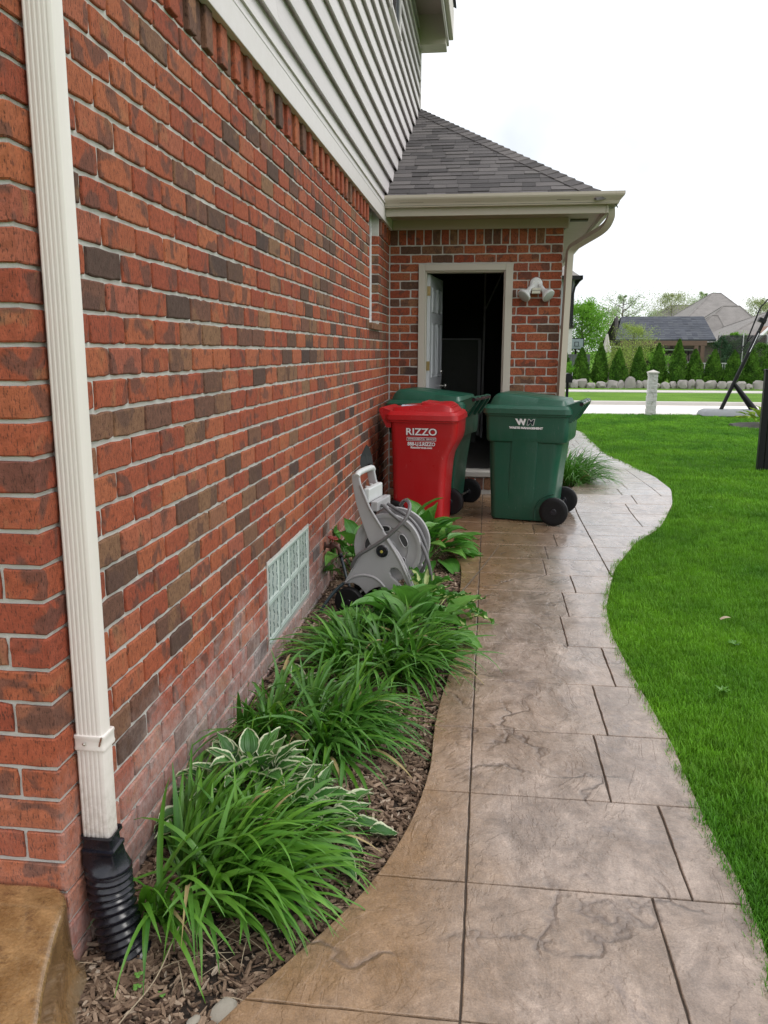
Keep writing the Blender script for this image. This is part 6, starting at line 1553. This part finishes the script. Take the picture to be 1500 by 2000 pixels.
def at(X, Y_):      # world x of photo column X at distance Y_
    k = (X - 955.2) / F_PX; return CAMX + Y_ * (k * 1.0) * 1.0 / (cy * cy + 0) * 1.0 if False else CAMX + Y_ * math.tan(math.atan((X - 750) / (F_PX / math.cos(PITCH))) - YAW) 
tree('maple_tree', 'bright green leafy tree just right of the far two-storey house', (at(1135, 58), 58, 0), 5.0, 2.0, MAPLE, 1, 5200, .20, .12, 26, airy=1.3)
tree('young_tree', 'pale thin spring tree rising above the closed parasol', (at(1212, 66), 66, 0), 6.2, 2.3, PALEF, 2, 1500, .17, .3, 22)
tree('young_tree', 'pale hazy tree between the bright green tree and the parasol', (at(1178, 72), 72, 0), 5.2, 2.6, PALEF, 3, 2000, .2, .15, 22)
tree('young_tree', 'olive thin tree behind the left end of the brown roofs', (at(1305, 98), 98, 0), 8.6, 3.0, OLIVEF, 4, 2600, .22, .3, 24)
tree('young_tree', 'green thin tree just left of the big brown roof peak', (at(1368, 102), 102, 0), 9.0, 2.8, PALEF, 5, 2400, .22, .35, 24)
tree('young_tree', 'olive tree behind the basketball pole above the right roofs', (at(1478, 100), 100, 0), 8.0, 2.8, OLIVEF, 6, 3400, .22, .3, 24)
tree('shrub_tree', 'yellow-green airy shrub tree in front of the pavilion gable', (at(1236, 41), 41, 0), 2.9, 1.15, YELLF, 7, 3600, .085, .05, 26, airy=1.0, trunk_r=.05)
tree('shrub', 'yellow-green shrub under the closed parasol', (at(1215, 42), 42, 0), 1.7, .9, YELLF, 8, 1600, .09, .02, 14, cat='shrub', trunk_r=.04)
tree('conifer', 'dark blue-green narrow conifer right of the pavilion', (at(1408, 46), 46, 0), 2.5, .55, DARKF, 9, 3200, .10, .02, 30, trunk_r=.06)
tree('shrub', 'bright green shrub behind the arborvitae beside the dark conifer', (at(1432, 50), 50, 0), 2.7, 1.0, MAPLE, 10, 2400, .11, .05, 18, cat='shrub', trunk_r=.05)
tree('conifer', 'dark conifer at the right edge behind the arborvitae row', (at(1492, 44), 44, 0), 2.0, .8, THUJA, 11, 3600, .10, .02, 30, trunk_r=.06)
tree('shrub', 'vivid green shrub between the garage downspout and the mailbox', (at(1103, 34), 34, 0), 1.3, .35, MAPLE, 12, 900, .08, .02, 12, cat='shrub', trunk_r=.03)
tree('shrub', 'round green shrub behind the arborvitae left of the pavilion posts', (at(1288, 43), 43, 0), 1.7, .7, MAPLE, 13, 1500, .09, .02, 14, cat='shrub', trunk_r=.03)
tree('young_tree', 'pale tree behind the shrub tree and the parasol', (at(1250, 80), 80, 0), 5.0, 2.4, PALEF, 14, 1800, .2, .15, 20)

def pf(X, Yp, d):      # point seen at photo pixel (X,Yp) at world y = d
    v = RT * ((X - 750) / F_PX) + UP * ((1000 - Yp) / F_PX) + FWD; t = d / v.y; return CAMP + v * t
# pavilion
PVx0, PVx1 = pf(1203, 664, 46).x, pf(1399, 664, 46).x
PV = thing('garden_pavilion', 'open timber pavilion with a dark blue-grey shingle roof', 'pavilion', (PVx0, 46, 0))
def loc(p, o): return tuple(Vector(p) - Vector(o))
PO_ = (PVx0, 46, 0)
rA, rB = pf(1214, 618, 48.6), pf(1374, 619, 48.6); eA, eB = pf(1203, 665, 46), pf(1399, 662, 46); zr = (rA.z + rB.z) / 2; ze = (eA.z + eB.z) / 2
m = M(); bk = 51.2
m.add([loc((eA.x, 46, ze), PO_), loc((eB.x, 46, ze), PO_), loc((rB.x, 48.6, zr), PO_), loc((rA.x, 48.6, zr), PO_), loc((eB.x, bk, ze), PO_), loc((eA.x, bk, ze), PO_)], [(0, 1, 2, 3), (3, 2, 4, 5)], tone=.5)
RO = m.build('roof', SHING3, PV, fixn=False); sf = RO.modifiers.new('thickness', 'SOLIDIFY'); sf.thickness = .10
rr = random.Random(12); ns = 13
for k in range(ns):
    t0, t1 = k / ns, (k + 1) / ns + .03; xa0, xb0 = eA.x + (rA.x - eA.x) * t0, eB.x + (rB.x - eB.x) * t0; n = 18
    for j in range(n):
        u0, u1 = j / n, (j + 1) / n
        P_ = lambda u, t, h: loc((xa0 + (xb0 - xa0) * u if t == t0 else (eA.x + (rA.x - eA.x) * t) + ((eB.x + (rB.x - eB.x) * t) - (eA.x + (rA.x - eA.x) * t)) * u, 46 + 2.6 * t, ze + (zr - ze) * t + h), PO_)
        mm = M(); hh = .022 + rr.random() * .012; mm.add([P_(u0, t0, hh), P_(u1, t0, hh), P_(u1, min(t1, 1), .012), P_(u0, min(t1, 1), .012), P_(u0, t0, 0), P_(u1, t0, 0)], [(0, 1, 2, 3), (4, 5, 1, 0)], tone=rr.random()); mm.build('shingle', SHING3, RO, centre=True, fixn=False)
M().box(.25, eB.x - eA.x - .45, -.0, .16, ze - .30, ze - .05).build('beam', WOOD, PV)
M().box(.25, eB.x - eA.x - .45, 4.9, 5.06, ze - .30, ze - .05).build('beam', WOOD, PV)
for xq in (.5, (eB.x - eA.x) * .79, eB.x - eA.x - .75):
    for yq in (.0, 4.9): M().box(xq, xq + .2, yq, yq + .2, 0, ze - .31).build('post', WOOD, PV)
m = M(); gx = .06
for a, b in (((gx, 0, ze - .1), (gx + .3, 2.6, zr - .05)), ((gx, 5.2, ze - .1), (gx + .3, 2.6, zr - .05)), ((gx + .2, .1, ze - .15), (gx + .2, 5.1, ze - .15)), ((gx + .2, 2.6, ze - .1), (gx + .25, 2.6, zr - .1)), ((gx + .2, 1.3, ze), (gx + .25, 2.6, zr - .5)), ((gx + .2, 3.9, ze), (gx + .25, 2.6, zr - .5))): m.tube([a, b], .09, 4)
m.build('gable_truss', DARKWOOD, PV)
m = M(); m.box(.6, 3.4, 4.2, 4.4, 0, ze - .4); m.box(.6, 5.0, 4.2, 4.4, ze - .75, ze - .4); m.build('shade_sheet', DARKWOOD, PV)  # dark sheets added to stand in for the shade inside the pavilion
m = M(); 
for i in range(10): m.box(3.7 + (i % 5) * .38, 3.7 + (i % 5) * .38 + .36, .9, 1.2, .0 + .42 * (i // 5), .40 + .42 * (i // 5))
tag(m.build('stone_counter', ROCKM, at=(PVx0, 46, 0)), 'low grey stone counter under the right end of the pavilion', 'counter')
# golf cart under the pavilion
gcx = pf(1322, 690, 47.5).x
GC = thing('golf_cart', 'white golf cart with a dark frame parked under the pavilion', 'golf cart', (gcx, 47.5, 0))
M().box(-.95, .75, -.5, .5, 1.50, 1.57).build('roof', WHITE, GC, bevel=.03)
m = M(); m.prism([(-1.1, .35), (-.55, .35), (-.5, .45), (.2, .45), (.3, .9), (.9, .9), (1.0, .35), (1.0, .25), (-1.1, .25)], lambda u, v, d: (u, d, v), -.5, .5); m.prism([(-1.1, .35), (-.6, .35), (-.65, .95), (-.95, .95)], lambda u, v, d: (u, d, v), -.5, .5); m.build('body', WHITE, GC, bevel=.03)
m = M()
for s in (-.45, .45): m.tube([(-.75, s, .9), (-.5, s, 1.5)], .02, 6); m.tube([(.55, s, .9), (.5, s, 1.5)], .02, 6); m.tube([(.55, s, 1.4), (.0, s, .6)], .02, 6)
m.build('frame', BLACKM, GC)
M().box(-.2, .35, -.45, .45, .55, .72).build('seat', RUBBER, GC, bevel=.03)
for xx in (-.75, .65):
    for s in (-.5, .5): M().lathe([(.20, -.07), (.22, -.05), (.22, .05), (.20, .07)], (xx, s, .22), (0, 1, 0), 16).build('wheel', RUBBER, GC)
# closed parasol
ux = pf(1184, 690, 44).x; UZ = pf(1184, 652, 44).z
UM = thing('patio_umbrella', 'closed off-white patio parasol behind the arborvitae row', 'parasol', (ux, 44, 0))
M().tube([(0, 0, 0), (0, 0, UZ)], .025, 8).build('pole', simple('pale_pole', (.4, .4, .4), .5), UM)
m = M(); rr_ = []
zlo = pf(1184, 688, 44).z
for k in range(9):
    t = k / 8; z = UZ - (UZ - zlo) * t; rad = .03 + .15 * t ** .8; rr_.append([(rad * (1 + .25 * math.cos(6 * a)) * math.cos(a), rad * (1 + .25 * math.cos(6 * a)) * math.sin(a), z) for a in [2 * math.pi * j / 36 for j in range(36)]])
m.loft(rr_); m.build('canopy', simple('canvas', (.50, .47, .44), .8), UM, smooth=60)
bxx = pf(1186, 710, 43).x
M().box(-.22, .22, -.2, .2, 0, .82).build('planter_box', simple('taupe_planter', (.12, .10, .09), .7), at=(bxx, 43, 0), bevel=.02); tag(bpy.data.objects['planter_box'], 'dark taupe planter box between the second and third arborvitae', 'planter')
# far hoop
fhx = pf(1126, 672, 50).x; fhz = pf(1126, 672, 50).z
FH = thing('basketball_hoop', 'distant basketball hoop with a glass backboard above the grey fence', 'basketball hoop', (fhx, 50, 0))
M().box(-.38, .38, -.02, .02, fhz - .27, fhz + .30).build('backboard', simple('hazy_backboard', (.30, .38, .40), .2), FH)
m = M()
for a in ((-.4, .4, fhz - .31, fhz - .27), (-.4, .4, fhz + .30, fhz + .34), (-.42, -.38, fhz - .31, fhz + .34), (.38, .42, fhz - .31, fhz + .34), (-.12, .12, fhz + .10, fhz + .13), (-.12, -.09, fhz - .12, fhz + .10), (.09, .12, fhz - .12, fhz + .10)): m.box(a[0], a[1], -.03, -.021, a[2], a[3])
m.build('backboard_frame', BLACKM, FH); M().tube([(0, .3, 0), (0, .3, fhz - .2), (0, .03, fhz)], .06, 8).build('pole', BLACKM, FH)
M().tube([(.18 * math.cos(t), -.22 + .18 * math.sin(t), fhz - .12) for t in [2 * math.pi * i / 14 for i in range(15)]], .012, 5).build('rim', BLACKM, FH)
# grey vinyl fence panel
fa, fb = pf(1106, 690, 40).x, pf(1153, 690, 40).x
VF = thing('vinyl_fence', 'dark grey solid board fence behind the first arborvitae', 'fence', (fa, 40, 0)); VZ = pf(1130, 694, 40).z
for i in range(9): w_ = (fb - fa) / 9; M().box(i * w_ + .004, (i + 1) * w_ - .004, 0, .03, 0, VZ).build('board', simple('grey_vinyl', (.075, .078, .09), .5) if i == 0 else bpy.data.materials['grey_vinyl'], VF)
M().box(0, fb - fa, -.012, .042, VZ + .001, VZ + .05).build('rail', bpy.data.materials['grey_vinyl'], VF)
# low metal fence far right
la, lb = pf(1350, 709, 42).x, pf(1470, 709, 42).x; lz = pf(1400, 709, 42).z
LF = thing('metal_fence', 'low pale metal railing between the arborvitae near the trampoline', 'fence', (la, 42, 0))
for z in (.15, lz - .03): M().box(0, lb - la, -.015, .015, z, z + .035).build('rail', simple('pale_rail', (.45, .46, .46), .5) if z == .15 else bpy.data.materials['pale_rail'], LF)
for i in range(28): x = (lb - la) * i / 27; M().box(x - .01, x + .01, -.01, .01, 0, lz - .031).build('picket', bpy.data.materials['pale_rail'], LF)
# trampoline with net
tx = pf(1448, 700, 47).x; TZ = pf(1448, 655, 47).z
TR = thing('trampoline', 'trampoline with a dark safety net behind the arborvitae', 'trampoline', (tx, 47, 0))
tn_ = NT('safety_net'); tn_.set('Base Color', (.02, .022, .025, 1)); tn_.set('Roughness', .8); tn_.set('Alpha', 0.62)
m = M(); n = 24; rad = 1.25
m.add([(rad * math.cos(2 * math.pi * i / n), rad * math.sin(2 * math.pi * i / n), z) for z in (.7, TZ) for i in range(n)], [(i, (i + 1) % n, n + (i + 1) % n, n + i) for i in range(n)]); m.build('net', tn_.m, TR, fixn=False)
for i in range(6): a = R(60 * i + 15); M().tube([(1.35 * math.cos(a), 1.35 * math.sin(a), 0), (1.35 * math.cos(a), 1.35 * math.sin(a), TZ - .1), (1.27 * math.cos(a), 1.27 * math.sin(a), TZ + .1)], .025, 6).build('pole', bpy.data.materials['pale_pole'], TR)
M().lathe([(1.30, 0), (1.36, .02), (1.36, .06), (1.1, .07), (.02, .05)], (0, 0, .62), (0, 0, 1), 30).build('mat', RUBBER, TR)

# far houses
def hiproof(o, x0, x1, y0, y1, ze, ra, rb, zr, mat, name='roof', parent=None):
    m = M(); P0 = [(x0, y0, ze), (x1, y0, ze), (x1, y1, ze), (x0, y1, ze), (ra, (y0 + y1) / 2, zr), (rb, (y0 + y1) / 2, zr)]
    m.add([loc(p, o) for p in P0], [(0, 1, 5, 4), (1, 2, 5), (2, 3, 4, 5), (3, 0, 4), (0, 3, 2, 1)], tone=.5); RO_ = m.build(name, mat, parent, fixn=False)
    for a_, b_ in ((4, 0), (4, 3), (5, 1), (5, 2), (4, 5)):
        M().tube([Vector(loc(P0[a_], o)), Vector(loc(P0[b_], o))], .06, 4, tone=.3).build('hip_cap', SHING2 if a_ else mat, RO_)
    return RO_
def fhouse(label, boxes, roofs, d, wallmat=GBRICK, wins=()):
    x0 = boxes[0][0]; H_ = thing('house', label, 'house', (x0, d, 0)); o = (x0, d, 0)
    for (a, b, c, e, z) in boxes: mm = M(); mm.box(a - x0, b - x0, c - d, e - d, 0, z); mm.build('wall', wallmat, H_)
    for q in roofs: hiproof(o, *q[:8], q[8], parent=H_)
    for (a, b, z0, z1, c) in wins:
        W_ = M().box(a - x0, b - x0, c - d - .06, c - d - .001, z0, z1).build('window', TRIM, H_); M().box(a - x0 + .08, b - x0 - .08, c - d - .07, c - d - .061, z0 + .08, z1 - .08).build('pane', GLASS, W_)
    return H_
def px_hip(Xa, Xb, Ye, y0, y1, Xra, Xrb, Yr):
    ym = (y0 + y1) / 2; e0 = pf(Xa, Ye, y0); e1 = pf(Xb, Ye, y0); r0 = pf(Xra, Yr, ym); r1 = pf(Xrb, Yr, ym); return (e0.x, e1.x, y0, y1, (e0.z + e1.z) / 2, r0.x, r1.x, (r0.z + r1.z) / 2, SHING2)
h1 = px_hip(1300, 1530, 664, 70, 88, 1390, 1408, 573); h2 = px_hip(1345, 1520, 664, 66, 74, 1412, 1445, 598)
fhouse('large far house with steep brown hip roofs behind the pavilion', [(h1[0] + .5, h1[1] - .5, 70.6, 87.5, h1[4]), (h2[0] + .5, h2[1] - .5, 66.5, 70.5, h2[4])], [h1, h2, px_hip(1352, 1420, 650, 64.5, 67.5, 1390, 1402, 616)], 66.5,
       wins=((pf(1368, 690, 66).x, pf(1376, 690, 66).x, .9, 2.3, 66.5), (pf(1384, 690, 66).x, pf(1392, 690, 66).x, .9, 2.3, 66.5)))
h3 = px_hip(1235, 1420, 655, 92, 108, 1310, 1352, 596)
fhouse('far house whose long brown roof shows left of the steep peak', [(h3[0] + .6, h3[1] - .6, 92.6, 107, h3[4])], [h3], 92)
h4 = px_hip(1400, 1640, 668, 56, 68, 1510, 1560, 606)
H4 = fhouse('nearer brown-roofed house at the right edge with a small white-trimmed gable', [(h4[0] + .5, h4[1] - .5, 56.5, 67, h4[4])], [h4], 56)
gx0, gx1 = pf(1484, 660, 55.5).x, pf(1530, 660, 55.5).x; gm = (gx0 + gx1) / 2; zg = pf(1500, 636, 55.5).z; zb_ = pf(1484, 660, 55.5).z
o4 = Vector(H4.location)
m = M(); m.prism([(gx0, 0), (gx1, 0), (gx1, zb_), (gm, zg), (gx0, zb_)], lambda u, v, d: tuple(Vector((u, d, v)) - o4), 55.4, 57.5); m.build('gable', simple('tan_brick', (.26, .16, .12), .9), H4)
m = M(); m.tube([Vector((gx0 - .2, 55.3, zb_ - .1)) - o4, Vector((gm, 55.3, zg + .1)) - o4, Vector((gx1 + .2, 55.3, zb_ - .1)) - o4], .14, 4); m.build('gable_trim', WHITE, H4)
# two-storey neighbour on the left
nx1 = pf(1120, 600, 46).x; ze = pf(1120, 543, 46).z; zst = pf(1110, 638, 46).z
NH = thing('house', 'two-storey neighbour house sliver behind the garage downspout with dark gutter', 'house', (nx1, 46, 0))
m = M(); m.box(-9, 0, 0, 10, zst, ze); NWL = m.build('wall', simple('grey_blue_siding', (.30, .31, .35), .7), NH, label='grey-blue shingle siding wall')
for i in range(13):
    z = zst + (ze - zst) * i / 13
    M().box(-1.2, .004, -.012, .0, z + .01, z + (ze - zst) / 13 - .008).build('siding_course', bpy.data.materials['grey_blue_siding'], NWL)
M().box(-9, .0, -.03, 10, 0, zst - .10).build('stone_base', STONEW, NH); M().box(-9, .06, -.10, -.031, zst - .10, zst + .06).build('stone_ledge', DARKWOOD, NH)
hx = pf(1134, 540, 45.5).x - nx1
m = M(); m.add([(hx, -.5, ze + .05), (hx, 10.5, ze + .05), (-9, 10.5, ze + .05), (-9, -.5, ze + .05), (-3.6, 5, ze + 3.4)], [(0, 1, 4), (1, 2, 4), (2, 3, 4), (3, 0, 4), (0, 3, 2, 1)], tone=.7); m.build('roof', SHING2, NH, fixn=False)
m = M(); m.box(-9, hx + .04, -.62, -.50, ze - .12, ze + .08); m.box(hx, hx + .12, -.62, 10, ze - .12, ze + .08); m.build('gutter', BLACKM, NH)
m = M(); m.tube([(hx, -.52, ze - .1), (.02, -.1, ze - .45), (-.05, -.10, ze - .8), (-.05, -.10, zst)], .06, 6); m.box(-.30, -.12, -.10, -.031, zst + .06, ze - .05); m.build('downspout', BLACKM, NH)
